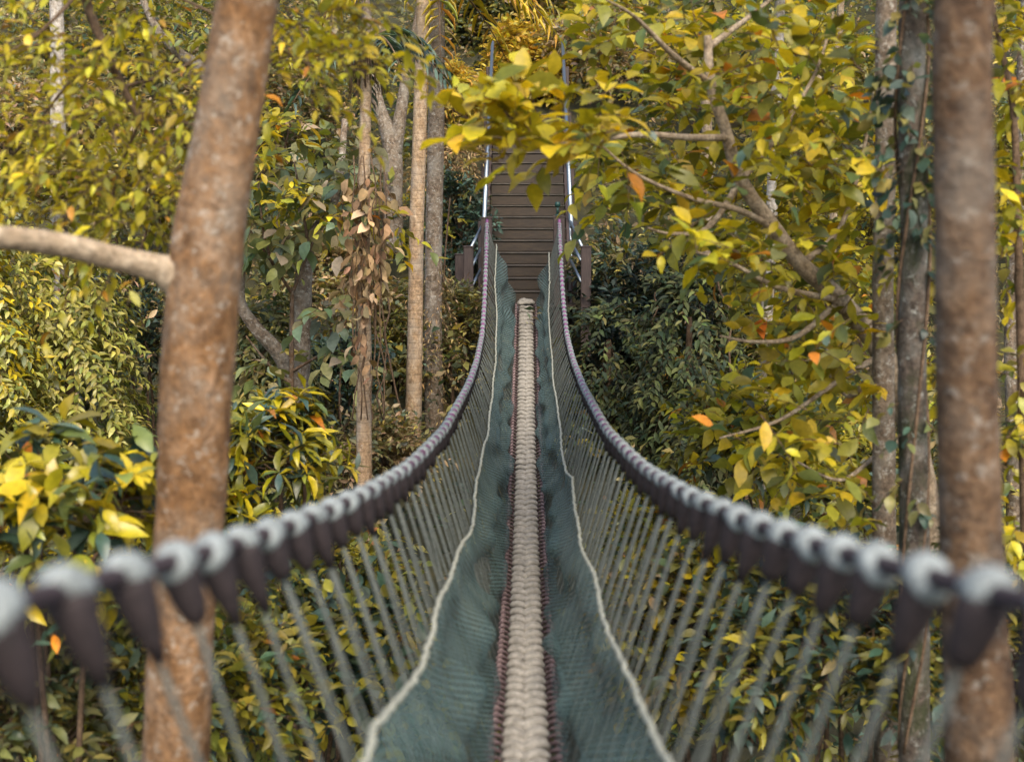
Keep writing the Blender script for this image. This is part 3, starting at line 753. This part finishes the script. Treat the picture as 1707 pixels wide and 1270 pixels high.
# left side
B("big_leaved_shrub", "big-leaved yellow-green shrub at the left edge just above the rope", 100, 865, 6.2, 185, 105, 120, 7, .19, .42, YELLOW + TEAL[:1], mat=LEAF_GLOSSY, tmpl=T_FINE, clumps=20, rosette=True, flat=.35)
B("big_leaved_shrub", "shrub with upright yellow leaf rosettes behind the trunk, right of it", 470, 790, 9.6, 120, 95, 170, 9, .19, .3, YELLOW + TEAL[:1], mat=LEAF_GLOSSY, tmpl=T_FINE, clumps=18, rosette=True, flat=.35)
B("low_shrub", "dark olive shrub between the left rope and the big trunk", 210, 930, 8.8, 200, 80, 260, 8, .13, .42, OLIVE + YELLOW[:1], clumps=24)
B("low_shrub", "pale tangled shrub at the foot of the ringed palm trunks", 610, 770, 14.2, 110, 85, 420, 7, .12, .4, MUTED + RUSTY[:1], clumps=26, flat=.8)
B("low_shrub", "teal-green shaded shrub under the forked tree", 560, 640, 16.5, 90, 95, 260, 7, .15, .5, TEAL, clumps=20)
B("low_shrub", "dark green shrub behind the lower left mound of creeper", 240, 590, 16.0, 110, 150, 420, 7, .15, .45, TEAL + DARKG[:2] + OLIVE[:2] + RUSTY[:1], clumps=30)
B("low_shrub", "brownish shrub with long droopy leaves beside the thin white trunk", 200, 330, 19.5, 170, 110, 520, 7, .19, .45, MUTED + YELGRN[:1], clumps=34)
B("low_shrub", "rust-tinged shrub on the upper left slope", 90, 200, 23, 190, 90, 520, 7, .19, .42, RUSTY, clumps=34)
B("low_shrub", "bushy dusty green shrub high on the slope left of the palms", 420, 180, 23, 170, 130, 620, 7, .18, .5, RUSTY + OLIVE, clumps=38)
B("low_shrub", "yellowish shrub along the top left of the slope", 250, 60, 26, 270, 100, 620, 7, .21, .42, YELGRN + MUTED, clumps=38)
B("low_shrub", "brown-leaved climber thicket between the forked tree and ringed palm", 560, 480, 18.0, 90, 120, 360, 7, .15, .5, MUTED + RUSTY, clumps=26)
B("fine_leaved_shrub", "fine-leaved yellowish shrub right behind the two close palm trunks", 690, 590, 18.6, 90, 130, 520, 8, .12, .32, OLIVE + YELGRN, clumps=30, droop=.6)
B("fine_leaved_shrub", "orange-yellow feathery shrub left of the top of the stairs", 752, 160, 24, 40, 70, 330, 8, .15, .3, GOLD, clumps=22, droop=.5)
B("dead_fern_thicket", "rust brown dead fern hanging left of the stairs", 755, 275, 21.5, 50, 70, 330, 9, .13, .22, STRAW, mat=LEAF_DRY, clumps=22, droop=1.0)
B("low_shrub", "dark teal shrub in the shade left of the stairs", 768, 400, 21.0, 45, 110, 300, 7, .14, .45, TEAL, mat=LEAF_MATTE, clumps=18)
B("low_shrub", "small olive shrub below the left landing post", 765, 560, 18.0, 50, 80, 260, 7, .12, .4, OLIVE, clumps=18)
# behind the stairs
B("golden_shrub", "sunlit golden shrub behind the top of the stairs", 880, 120, 29, 75, 75, 420, 7, .19, .5, GOLD, clumps=26)
B("golden_shrub", "bright golden-leaved bush filling the gap between the tops of the two handrails", 885, 145, 26.8, 62, 40, 380, 7, .16, .5, GOLD + YELLOW[:2], clumps=22)
B("golden_shrub", "yellow bush just above the right handrail's upper end", 960, 90, 27, 60, 60, 360, 7, .16, .5, YELLOW + GOLD, clumps=22)
B("low_shrub", "small-leaved dark shrub above the left steel handrail", 810, 55, 28, 70, 60, 330, 7, .17, .5, OLIVE + DARKG, clumps=24)
B("low_shrub", "dusty rose-brown shrub high behind the right handrail", 1010, 100, 26, 120, 80, 480, 7, .19, .42, RUSTY, clumps=30)
B("low_shrub", "olive shrub at the very top above the staircase", 930, 20, 33, 140, 60, 420, 7, .25, .45, YELGRN + RUSTY, clumps=28)
# right side
B("low_shrub", "grey-green shrub with long leaves right of the landing post", 1050, 450, 19.5, 90, 70, 300, 7, .17, .36, TEAL + MUTED, clumps=20)
B("low_shrub", "dim teal shrub low between the right rope and the creeper mounds", 1020, 640, 17.5, 60, 80, 240, 7, .14, .45, HOLLOW_SHADE, mat=LEAF_MATTE, clumps=18)
B("low_shrub", "shaded dark shrub deep behind the right creeper mounds", 1090, 560, 22, 150, 170, 520, 7, .17, .45, HOLLOW_SHADE, mat=LEAF_MATTE, clumps=34)
B("low_shrub", "pale yellow-green shrub with narrow leaves behind the thin birch-like trunk", 1290, 640, 16, 130, 110, 520, 8, .15, .3, YELGRN + MUTED, clumps=34, droop=.5)
B("low_shrub", "yellow narrow-leaved shrub above the right rope in mid distance", 1270, 740, 11.5, 140, 95, 420, 8, .14, .36, YELGRN + YELLOW, tmpl=T_MID, clumps=30)
B("low_shrub", "dense olive shrub behind the three right trunks", 1480, 780, 12.5, 210, 130, 560, 8, .13, .4, YELGRN + OLIVE, clumps=38)
B("low_shrub", "tan-leaved shrub on the slope at the upper right", 1330, 120, 24, 230, 130, 720, 7, .18, .45, MUTED + YELGRN, clumps=44)
B("low_shrub", "mixed yellow shrub on the slope at the right edge", 1620, 330, 20, 170, 230, 820, 7, .17, .45, YELGRN + MUTED, clumps=50)
B("low_shrub", "yellow-olive thicket behind the leaning branch", 1390, 420, 17, 190, 180, 820, 7, .14, .45, YELGRN + YELLOW[:2], clumps=50)

# creeper mounds
VG = "creeper-covered mounds"
def VM(name, label, px, ytop, ybot, Y, wt, wb, K, ll, spec, **kw):
    a = at(px, ytop, Y); b = at(px, ybot, Y); k = Y / F_PX
    return vine_mound(name, label, 'creeper', a, a[2] - b[2] + .5, wt * k, wb * k, K, ll, spec, group=VG, **kw)
VM("creeper_mound", "cone-shaped yellow-green creeper mound at the left", 108, 425, 770, 14.5, 35, 92, 780, .115, MOUND)
VM("creeper_mound", "bright yellow-green creeper mound cut by the left edge", -40, 340, 700, 13.8, 40, 70, 560, .115, MOUND + YELLOW[:1])
VM("creeper_mound", "narrow creeper mound just right of the big left trunk", 440, 530, 700, 14.5, 25, 55, 420, .13, OLIVE[:3])
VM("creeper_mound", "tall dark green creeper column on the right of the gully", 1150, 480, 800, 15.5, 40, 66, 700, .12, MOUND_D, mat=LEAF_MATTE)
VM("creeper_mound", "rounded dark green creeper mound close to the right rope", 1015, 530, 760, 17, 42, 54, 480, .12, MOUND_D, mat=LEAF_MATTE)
VM("creeper_mound", "drooping olive creeper curtain behind the two close palm trunks", 668, 500, 720, 19.0, 30, 60, 520, .13, OLIVE + YELGRN[:1])

# ------------------------------------------------------------------ trees
def limb(m, pts, radii, n=24, seg=10, rough=.03):
    t = trunk_mesh(pts, radii, n, seg, rough)
    for v in t.v: m.add(v, t.f)
def A(*q): return [at(px, py, Y) for px, py, Y in q]
def crown_far_up(root, top, r, K, ll, spec, mat=LEAF):
    """the crown of a tall tree, well above the picture"""
    lv = Leaves(); tw = MB(); top = np.array(top)
    cc = top + rng.normal(0, 1, (16, 3)) * np.array([r, r, r * .45]) * .6
    for c in cc: tw.tube(curve(top - (0, 0, .6), c, 6, .05, .03), np.linspace(.035, .01, 6), 6)
    k = rng.integers(0, 16, K); st = cc[k] + rng.normal(0, .35, (K, 3)); d = norm(st - top) + rng.normal(0, .4, (K, 3))
    sprays(lv, st, d, .5, 7, ll, .45, spec, .3, .9, tw, .004, .5)
    lv.build("crown", mat, root, T_MID); tw.build("limb", TWIG, root)

# big left trunk with the stub limb and the blurred yellow foliage hanging into the top left
reseed("t1")
t1 = thing("tree", "big reddish-brown leaning trunk at the left with lichen blotches and one thick bare limb", "tree", (at(290, 1300, 4.4)[0], 4.4, -4.5))
Q = A((255, 1900, 4.4), (278, 1500, 4.4), (293, 1270, 4.4), (305, 1000, 4.4), (320, 800, 4.4), (328, 620, 4.4), (346, 420, 4.42), (378, 220, 4.44), (412, 0, 4.46))
d_ = (Q[-1] - Q[-3]); d_ = d_ / d_[2]
Q += [Q[-1] + d_ * 1.2, Q[-1] + d_ * 3.2 + np.array([.1, .1, 0])]
trunk_mesh(Q, [.13, .115, .108, .108, .112, .116, .112, .098, .091, .085, .07], 130, 32, .028).build("trunk", BARK_RED, t1)
m = MB(); limb(m, A((322, 470, 4.4), (284, 455, 4.39), (262, 447, 4.38), (190, 430, 4.33), (100, 408, 4.25), (0, 396, 4.15), (-120, 392, 4.0), (-300, 360, 3.8)), [.085, .060, .043, .038, .037, .035, .032, .028], 40, 16, .03)
m.build("bare_limb", BARK_TAN, t1)
m = MB(); lv = Leaves()
limb(m, [Q[-2]] + A((150, -160, 5.6), (140, -20, 6.2), (170, 70, 6.3), (205, 145, 6.4), (235, 200, 6.4), (275, 262, 6.4)), [.04, .03, .022, .019, .017, .017, .007], 34, 8)
for seg in (((235, 200, 6.4), (330, 210, 6.3), (420, 260, 6.2)), ((170, 70, 6.3), (90, 170, 6.5), (20, 260, 6.6)), ((205, 145, 6.4), (290, 120, 6.6), (400, 60, 6.8), (560, 30, 6.9)), ((235, 200, 6.4), (200, 280, 6.5), (180, 360, 6.6)), ((140, -20, 6.2), (60, 60, 6.0), (-30, 110, 6.0)), ((140, -20, 6.2), (260, -20, 6.3), (480, 90, 6.4), (560, 130, 6.4))):
    limb(m, A(*seg), [.010, .007, .004], 10, 5)
def fill(lv, tw, poly_pts, K, Y0, Y1, ll, asp, spec, nleaf, length, droop, d0, angle=.85, flat=.4, tw_r=.004, jit2=.22, rosette=False):
    """twigs around a list of (px, py, spread px) spots at depths Y0..Y1"""
    P = np.array(poly_pts, float); w = P[:, 2] ** 1.3; k = rng.choice(len(P), K, p=w / w.sum())
    Y = rng.uniform(Y0, Y1, K)
    px = P[k, 0] + rng.normal(0, .55, K) * P[k, 2]; py = P[k, 1] + rng.normal(0, .45, K) * P[k, 2]
    st = np.array([at(a, b, c) for a, b, c in zip(px, py, Y)])
    d = np.array(d0)[None] + rng.normal(0, .55, (K, 3))
    sprays(lv, st, d, rng.uniform(.6, 1.2, K) * length, nleaf, ll, asp, spec, droop, angle, tw, tw_r, flat, rosette, jit=jit2)
YB = [(5, (.54, .42, .025)), (4, (.43, .36, .03)), (2, (.25, .235, .04)), (.4, (.5, .24, .03))]
fill(lv, m, [(60, 230, 70), (40, 300, 60), (150, 220, 70), (200, 270, 60), (280, 150, 60), (330, 170, 60), (120, 100, 50), (40, 60, 60), (230, 350, 60), (170, 330, 50), (250, 400, 35), (310, 260, 50), (220, 30, 50), (20, 150, 40), (330, 330, 30), (10, 330, 40)], 200, 5.8, 7.0, .085, .40, YB, 10, .42, .22, (-.3, -.1, -.02), flat=.25, jit2=.16)
fill(lv, m, [(470, 30, 40), (540, 20, 40), (520, 100, 30), (450, 100, 30), (570, 110, 25), (600, 20, 30)], 50, 5.8, 7.0, .09, .40, YB, 10, .42, .22, (.7, -.1, -.08), flat=.25, jit2=.16)
lv.build("foliage", LEAF, t1, T_FINE); m.build("hanging_branch", TWIG, t1)
crown_far_up(t1, Q[-1], 1.5, 160, .13, YB)

# right near trunk, blurred
reseed("t2")
t2 = thing("tree", "blurred reddish-brown trunk nearest the camera on the right with grey blotches", "tree", (at(1630, 1270, 3.6)[0], 3.6, -4.3))
Q = A((1640, 1900, 3.6), (1632, 1270, 3.6), (1618, 900, 3.6), (1612, 600, 3.6), (1606, 250, 3.6), (1606, 0, 3.6)); Q += [Q[-1] + np.array([.02, 0, 1.0]), Q[-1] + np.array([.1, .1, 3.6])]
trunk_mesh(Q, [.10, .09, .082, .078, .074, .072, .07, .055], 100, 24, .02).build("trunk", BARK_RED2, t2)
crown_far_up(t2, Q[-1], 1.3, 120, .13, YB)
# second right trunk with vines
reseed("t3")
t3 = thing("tree", "dark mossy trunk with climbing leaves, middle of the three right trunks", "tree", (at(1525, 1270, 6.6)[0], 6.6, -4.4))
Q = A((1530, 1800, 6.6), (1524, 1270, 6.6), (1524, 900, 6.6), (1520, 640, 6.6), (1524, 400, 6.6), (1519, 200, 6.6), (1522, 0, 6.6)); Q += [Q[-1] + np.array([0, 0, 1.5]), Q[-1] + np.array([.2, .3, 4.0])]
trunk_mesh(Q, [.08, .072, .07, .068, .064, .062, .06, .055, .04], 100, 18, .04).build("trunk", BARK_MOSSY, t3)
lv = Leaves(); m = MB()
for v_ in range(3):
    zz = np.linspace(-2.6, 2.2, 60); ax = np.interp(zz, [q[2] for q in Q], [q[0] for q in Q]); a_ = zz * (1.6 + v_ * .5) + v_ * 2.1
    m.tube(np.stack([ax + .072 * np.cos(a_), 6.6 + .072 * np.sin(a_), zz], 1), .008, 5)
K = 150; zz = np.concatenate([rng.uniform(-.3, 1.6, 90), rng.uniform(-2.2, 1.6, 60)]); a_ = rng.uniform(0, 6.28, K); ax = np.interp(zz, [q[2] for q in Q], [q[0] for q in Q])
o_ = np.stack([np.cos(a_), np.sin(a_), 0 * a_], 1)
sprays(lv, np.stack([ax, np.full(K, 6.6), zz], 1) + o_ * .06, o_ + (0, 0, -.4), .12, 4, .085, .6, TEAL + OLIVE[:2], .4, .8, m, .003, .6)
lv.build("climbing_leaves", LEAF, t3, T_FINE); m.build("climbing_vine", TWIG, t3)
crown_far_up(t3, Q[-1], 1.4, 120, .13, OLIVE)
# third right trunk
reseed("t4")
t4 = thing("tree", "slim grey-brown lichen-spotted trunk, left one of the three right trunks", "tree", (at(1478, 1270, 8)[0], 8, -4.4))
Q = A((1482, 1600, 8), (1478, 1200, 8), (1474, 850, 8), (1472, 500, 8), (1476, 250, 8), (1478, 0, 8)); Q += [Q[-1] + np.array([.0, 0, 1.5]), Q[-1] + np.array([.1, .1, 4])]
trunk_mesh(Q, [.075, .07, .066, .062, .058, .055, .05, .035], 90, 16, .035).build("trunk", BARK_GREY, t4)
crown_far_up(t4, Q[-1], 1.3, 120, .13, YB)
# thin trunks further back
def pole_tree(label, pts, w0, w1, mat, spec, K=160, cr=1.4, name="tree", crown=True, rough=.03):
    reseed(label); Y = pts[0][2]; k = Y / F_PX / 2; b = at(*pts[0]); gz = float(ground(b[0], Y))
    root = thing(name, label, 'tree', (b[0], Y, min(gz, b[2])))
    Q = [np.array([b[0], Y, min(gz, b[2]) - .15])] + [at(*q) for q in pts]
    if crown: Q += [Q[-1] + np.array([0, 0, 1.5]), Q[-1] + np.array([.15, .1, 3.5])]
    n = len(Q); trunk_mesh(Q, np.linspace(w0 * k * 1.15, w1 * k, n), 70, 14, rough).build("trunk", mat, root)
    if crown: crown_far_up(root, Q[-1] - np.array([0, 0, 1.5 if K > 300 else 0]), cr, K // 2, .18, spec)
    return root, Q
pole_tree("slender pale birch-like trunk standing mid distance on the right", [(1270, 760, 16), (1272, 640, 16), (1278, 520, 16), (1284, 430, 16), (1290, 250, 16), (1300, 0, 16)], 21, 15, BARK_PALE, YELGRN, K=1500, cr=2.8)  # crown out of view, enlarged and lowered to shade the recess on the right
pole_tree("thin white blotched trunk at the upper left", [(100, 440, 20), (97, 300, 20), (96, 150, 20), (94, 0, 20)], 25, 20, BARK_PALE, YELGRN)
pole_tree("slim tan trunk rising through the yellow leaves at the upper right", [(1385, 560, 15), (1390, 330, 15), (1392, 150, 15), (1402, 0, 15)], 13, 9, BARK_TAN, YELGRN)
pole_tree("faint slim trunk behind the top of the yellow canopy", [(1180, 330, 21), (1178, 150, 21), (1182, 0, 21)], 16, 13, BARK_TAN, MUTED)
pole_tree("grey trunk just left of the rear rail, behind the stairs", [(795, 230, 29), (797, 100, 29), (800, 0, 29)], 12, 9, BARK_PALE, MUTED)
pole_tree("pale trunk at the right edge of the valley, in the shade", [(1690, 900, 12), (1690, 700, 12), (1686, 560, 12), (1700, 300, 12)], 26, 18, BARK_GREY, OLIVE)
# palms: ringed trunks
pt, Q = pole_tree("ringed palm trunk, left one of the close pair left of the bridge", [(688, 735, 16.5), (692, 560, 16.5), (694, 400, 16.5), (700, 200, 16.5), (705, 0, 16.5)], 26, 21, BARK_PALM, YELGRN, name="palm_tree", crown=False, rough=.015)
def fronds(root, top, n, L, spec, el0=(-.3, .9), mat=LEAF, ll=.5, nl=16, az=None):
    for i in range(n):
        a = rng.uniform(0, 6.28) if az is None else az[i % len(az)] + rng.normal(0, .15); e = rng.uniform(*el0)
        d = np.array([math.cos(a) * math.cos(e), math.sin(a) * math.cos(e), math.sin(e)])
        t = np.linspace(0, 1, 10)[:, None]; P = top + d * L * t + np.array([0, 0, -1.0]) * (L * .75 * t ** 2)
        st = MB(); st.tube(P, np.linspace(.018, .004, 10), 5); fo = st.build("frond", TWIG, root)
        lv = Leaves(); tt = np.linspace(.12, 1, nl); C = np.stack([np.interp(tt, t[:, 0], P[:, j]) for j in range(3)], 1); T = norm(np.gradient(C, axis=0))
        for sg in (-1, 1):
            sd = norm(np.cross(T, (0, 0, 1.0))) * sg
            lv.add(C, T * .7 + sd + (0, 0, -.35), np.tile([0, 0, 1.0], (nl, 1)) + rng.normal(0, .2, (nl, 3)), ll * (1 - .5 * tt) * rng.uniform(.8, 1.1, nl), .035, pal(nl, spec))
        lv.build("leaflets", mat, fo, T_MID)
fronds(pt, Q[-1] + np.array([0, 0, .25]), 9, 1.5, GOLD + YELLOW[:2], (.1, .9), ll=.55)
pt, Q = pole_tree("grey blotched palm trunk, right one of the close pair, creeper round its foot", [(724, 735, 17.5), (722, 560, 17.5), (723, 400, 17.5), (727, 200, 17.5), (729, 0, 17.5)], 30, 25, BARK_GREY, YELGRN, name="palm_tree", crown=False, rough=.015)
fronds(pt, Q[-1] + np.array([0, 0, .35]), 9, 1.6, GOLD + YELLOW[:2], (-.1, .9), ll=.55)
lv = Leaves(); K = 160; zz = rng.uniform(at(0, 740, 17.5)[2], at(0, 430, 17.5)[2], K); a_ = rng.uniform(0, 6.28, K); o_ = np.stack([np.cos(a_), np.sin(a_), 0 * a_], 1)
m = MB(); sprays(lv, np.stack([np.full(K, Q[2][0]), np.full(K, 17.5), zz], 1) + o_ * .1, o_ * .8 + (0, 0, -.6), .3, 6, .07, .3, STRAW, .6, .8, m, .004, .6)
lv.build("dead_creeper", LEAF_DRY, pt, T_FAR); m.build("creeper_stem", TWIG, pt)
pt, Q = pole_tree("ringed palm trunk with a drooping dark crown, left of the close pair", [(607, 760, 12.8), (608, 600, 12.8), (606, 450, 12.8), (608, 250, 12.8), (612, 90, 12.8)], 25, 17, BARK_PALM, YELGRN, name="palm_tree", crown=False, rough=.015)
fronds(pt, Q[-1] + np.array([0, 0, .1]), 7, .8, TEAL + DARKG, (-.2, .9), ll=.35)
m = MB()
for i in range(60):
    a = rng.uniform(0, 6.28); r = rng.uniform(.03, .16); p0 = Q[-1] + np.array([0, 0, .1])
    m.tube(np.array([p0, p0 + (math.cos(a) * r, math.sin(a) * r, -.05), p0 + (math.cos(a) * r * 1.3, math.sin(a) * r * 1.3, -.3 - rng.uniform(0, .25))]), [.008, .006, .003], 4)
m.build("hanging_fibre", TWIG, pt)
# dried leaf creeper on that palm
reseed("cr")
cr = thing("dried_creeper", "big curled dry tan leaves hanging from the ringed palm trunk", "creeper", at(612, 700, 12.7))
lv = Leaves(); m = MB(); K = 60
px = 617 + rng.normal(0, 20, K); py = rng.uniform(270, 600, K); py[:44] = rng.uniform(280, 480, 44)
sp_ = np.array([at(a, b, 12.6 + rng.uniform(-.2, .15)) for a, b in zip(px, py)])
sprays(lv, sp_, np.tile([0, -.1, -1.0], (K, 1)) + rng.normal(0, .35, (K, 3)), .22, 4, .15, .5, DRY, .3, .5, m, .004, .9)
lv.build("dry_leaves", LEAF_DRY, cr, T_FINE)
for i in range(7):
    x = 612 + rng.uniform(-22, 30); m.tube([at(x + rng.normal(0, 5), yy_, 12.62 + rng.normal(0, .03)) for yy_ in np.linspace(260, 700, 12)], .007, 5)
m.build("vine_stem", TWIG, cr)

# broad-leaved forked tree left of the palms
reseed("t5")
t5 = thing("tree", "grey forked tree with reddish twigs and broad pale green leaves, left of the palms", "tree", tuple(np.append(at(495, 700, 14)[:2], at(495, 760, 14)[2])))
m = MB(); limb(m, A((494, 790, 14), (497, 700, 14), (500, 600, 14), (503, 520, 14), (508, 440, 14), (522, 390, 14.1), (560, 330, 14.3), (575, 200, 14.6)), [.13, .115, .105, .1, .085, .055, .04, .03], 50, 14, .04)
limb(m, A((490, 640, 14), (462, 585, 13.9), (425, 545, 13.8), (400, 500, 13.8), (400, 420, 13.9), (380, 330, 14.0)), [.075, .08, .07, .055, .05, .04], 26, 12, .04)
m.build("trunk", BARK_GREY, t5)
m = MB(); T = [((487, 740, 13.6), (486, 640, 13.6), (487, 500, 13.6), (487, 490, 13.6)), ((487, 490, 13.6), (455, 440, 13.5), (418, 385, 13.4)), ((487, 490, 13.6), (515, 420, 13.6), (545, 345, 13.6)), ((515, 420, 13.6), (505, 350, 13.5), (490, 270, 13.4)), ((455, 440, 13.5), (440, 390, 13.4), (430, 300, 13.4)), ((486, 620, 13.6), (540, 590, 13.5), (590, 585, 13.5)), ((486, 640, 13.6), (450, 610, 13.5), (410, 560, 13.4))]
for q in T:
    limb(m, A(*q), [.03, .026, .016] if q[0][1] > 480 and len(q) > 3 else [.018, .014, .007], 12, 7); m.build("reddish_stem", BARK_RED2, t5); m = MB()
lv = Leaves()
BROAD = [(3, (.28, .25, .10)), (3, (.18, .2, .08)), (2, (.14, .19, .12)), (1, (.36, .33, .1)), (1, (.33, .25, .17))]
fill(lv, m, [(430, 300, 45), (490, 270, 50), (545, 330, 40), (450, 380, 35), (520, 380, 30), (400, 350, 40), (560, 260, 40), (540, 590, 25), (430, 600, 22), (545, 520, 24)], 130, 13, 14.6, .21, .62, BROAD, 5, .4, .5, (0, -.4, -.1), .9, .35)
fill(lv, m, [(450, 220, 30), (480, 340, 30), (560, 350, 30), (660, 370, 14), (420, 250, 30)], 45, 12.6, 13.6, .17, .48, YELLOW, 6, .4, .35, (.2, -.4, .1), .9, .35)
lv.build("foliage", LEAF, t5, T_FINE); m.build("twigs", TWIG, t5)
# pale forked tree further up
reseed("t6")
t6 = thing("tree", "pale tan tree forking into a V behind the ringed palms", "tree", tuple(at(655, 330, 21)))
m = MB(); limb(m, A((655, 420, 21), (655, 300, 21), (652, 240, 21), (630, 170, 21), (618, 80, 21), (605, -40, 21)), [.16, .14, .13, .085, .07, .06], 30, 12, .04)
limb(m, A((656, 260, 21), (668, 190, 21), (680, 110, 21), (695, 40, 21), (710, -60, 21)), [.12, .09, .07, .06, .05], 20, 10, .03)
m.build("trunk", BARK_GREY, t6); crown_far_up(t6, at(650, -90, 21) + (0, 0, 2.2), 1.6, 200, .2, OLIVE)
# leaning limb tree on the upper left slope
reseed("t7")
t7 = thing("tree", "bare arching limb crossing the upper left slope behind the big trunk", "tree", tuple(at(360, 150, 17)))
m = MB(); limb(m, A((372, 420, 17), (366, 260, 17), (345, 130, 17), (300, 90, 17), (262, 50, 17), (235, -10, 17), (215, -90, 17)), [.1, .09, .075, .06, .05, .04, .03], 34, 10, .04)
lv = Leaves(); fill(lv, m, [(300, 20, 40), (350, 60, 40), (220, 120, 40)], 60, 16.6, 17.6, .15, .45, YELGRN, 7, .4, .3, (0, -.3, .2))
m.build("trunk", BARK_GREY, t7); lv.build("foliage", LEAF, t7, T_MID)

# yellow-leaved leaning tree on the right, its branches reaching over the stairs
reseed("t8")
t8 = thing("tree", "leaning tan-limbed tree with dense yellow-green leaves reaching over the bridge from the right", "tree", (at(1540, 900, 8.6)[0], 8.6, -4.4))
m = MB()
limb(m, A((1600, 1500, 8.8), (1560, 1000, 8.7), (1520, 720, 8.6), (1470, 590, 8.5), (1400, 500, 8.4), (1335, 440, 8.3), (1290, 380, 8.2), (1235, 300, 8.1), (1210, 220, 8.0), (1185, 140, 7.9), (1180, 60, 7.9)), [.11, .1, .085, .07, .058, .05, .045, .040, .033, .028, .02], 80, 12, .04)
BR = [((1210, 230, 8.0), (1150, 230, 7.6), (1060, 225, 7.2), (960, 240, 6.9), (870, 235, 6.7), (800, 225, 6.6)),
      ((1290, 380, 8.2), (1230, 350, 8.0), (1150, 330, 7.8), (1060, 290, 7.6), (1000, 240, 7.5)),
      ((1185, 140, 7.9), (1120, 90, 7.6), (1060, 30, 7.4), (1010, 0, 7.2)),
      ((1235, 300, 8.1), (1300, 220, 8.2), (1360, 120, 8.2), (1390, 20, 8.2)),
      ((1335, 440, 8.3), (1400, 380, 8.5), (1440, 250, 8.6), (1460, 120, 8.6)),
      ((1400, 500, 8.4), (1300, 480, 8.0), (1220, 440, 7.8), (1160, 420, 7.7)),
      ((1470, 590, 8.5), (1390, 640, 8.2), (1300, 700, 8.0), (1200, 730, 7.9)),
      ((1470, 590, 8.5), (1420, 660, 8.7), (1380, 620, 8.8), (1360, 570, 8.8)),
      ((1400, 500, 8.4), (1330, 560, 8.2), (1260, 570, 8.0), (1200, 560, 7.9)),
      ((1180, 80, 7.9), (1260, 20, 8.0), (1330, -40, 8.0)),
      ((1520, 720, 8.6), (1460, 760, 8.2), (1400, 800, 8.0), (1330, 770, 7.8)),
      ((1235, 300, 8.1), (1180, 380, 8.0), (1120, 390, 7.8), (1080, 380, 7.7))]
for q in BR: limb(m, A(*q), [.022, .018, .013, .009, .005], 22, 7, .03)
m.build("trunk", BARK_TAN, t8)
lv = Leaves(); m = MB()
SP = [(1040, 300, 50), (1100, 250, 50), (1160, 180, 50), (1130, 120, 45), (1060, 50, 50), (1150, 40, 50), (1230, 70, 55), (1300, 60, 60), (1380, 60, 60), (1260, 160, 60), (1340, 170, 65), (1420, 150, 60), (1290, 250, 60), (1370, 260, 60), (1440, 300, 55), (1330, 340, 60), (1400, 400, 55), (1200, 330, 45), (1110, 330, 35), (1150, 400, 30), (1240, 430, 40), (1310, 480, 45), (1390, 470, 45), (1440, 520, 45), (1320, 560, 36), (1400, 600, 50), (1300, 690, 45), (1240, 730, 28), (1380, 720, 50), (1440, 680, 40), (1340, 790, 45), (1430, 820, 40), (990, 20, 40), (1010, 250, 40)]
fill(lv, m, SP, 470, 7.9, 10.5, .165, .52, YELLOW, 7, .42, .22, (-.45, -.35, .2), .85, .4)
fill(lv, m, SP, 60, 6.3, 7.6, .135, .52, YELLOW, 6, .3, .22, (-.45, -.35, .2), .85, .4)
# clear leaves on the tip over the stairs
fill(lv, m, [(860, 160, 18), (880, 190, 30), (820, 190, 28), (930, 190, 30), (980, 180, 30), (960, 240, 25), (1000, 210, 25), (780, 180, 14), (850, 255, 22), (910, 240, 24), (870, 205, 20)], 52, 6.4, 7.2, .155, .6, [(4, (.62, .46, .02)), (3, (.48, .38, .02)), (1.5, (.28, .25, .03))], 5, .26, .12, (-.4, -.3, .35), .9, .35)
lv.build("foliage", LEAF, t8, T_FINE); m.build("twigs", TWIG, t8)
# sapling at the right edge
reseed("t9")
t9 = thing("sapling", "yellow-leaved sapling beyond the nearest right trunk at the right edge", "sapling", (at(1690, 900, 7.4)[0], 7.4, -4.4))
m = MB(); limb(m, A((1725, 1500, 7.4), (1712, 1000, 7.4), (1700, 500, 7.4), (1690, 200, 7.4), (1660, 40, 7.4), (1640, -80, 7.4)), [.04, .03, .025, .018, .012, .008], 40, 8)
lv = Leaves(); fill(lv, m, [(1690, 30, 45), (1700, 150, 40), (1690, 300, 45), (1700, 420, 45), (1690, 620, 40), (1700, 720, 35), (1560, 60, 35), (1560, 260, 30), (1545, 420, 30), (1690, 880, 40), (1560, 620, 25)], 130, 6.9, 8.4, .13, .5, YELLOW, 7, .32, .25, (0, -.3, .1), .85, .4)
m.build("stem", TWIG, t9); lv.build("foliage", LEAF, t9, T_FINE)

# loose hanging lianas
for i, (x0, y0, x1, y1, Y, lab) in enumerate(((640, 480, 668, 700, 15.6, "thin brown liana hanging right of the ringed palm"), (585, 500, 560, 720, 15.8, "thin brown liana crossing behind the ringed palm foot"), (740, 330, 735, 690, 18.2, "straggly brown liana on the right of the close palm pair"), (1100, 470, 1075, 600, 18.0, "dark curved liana in the shade right of the landing"), (1185, 330, 1215, 620, 14.0, "dark liana under the yellow canopy"))):
    m = MB(); m.tube(smooth_path([at(x0 + rng.normal(0, 7) + (x1 - x0) * t, y0 + (y1 - y0) * t, Y) for t in np.linspace(0, 1, 7)], 30), .011, 6)
    o = m.build("liana", TWIG); tag(o, lab, 'liana')
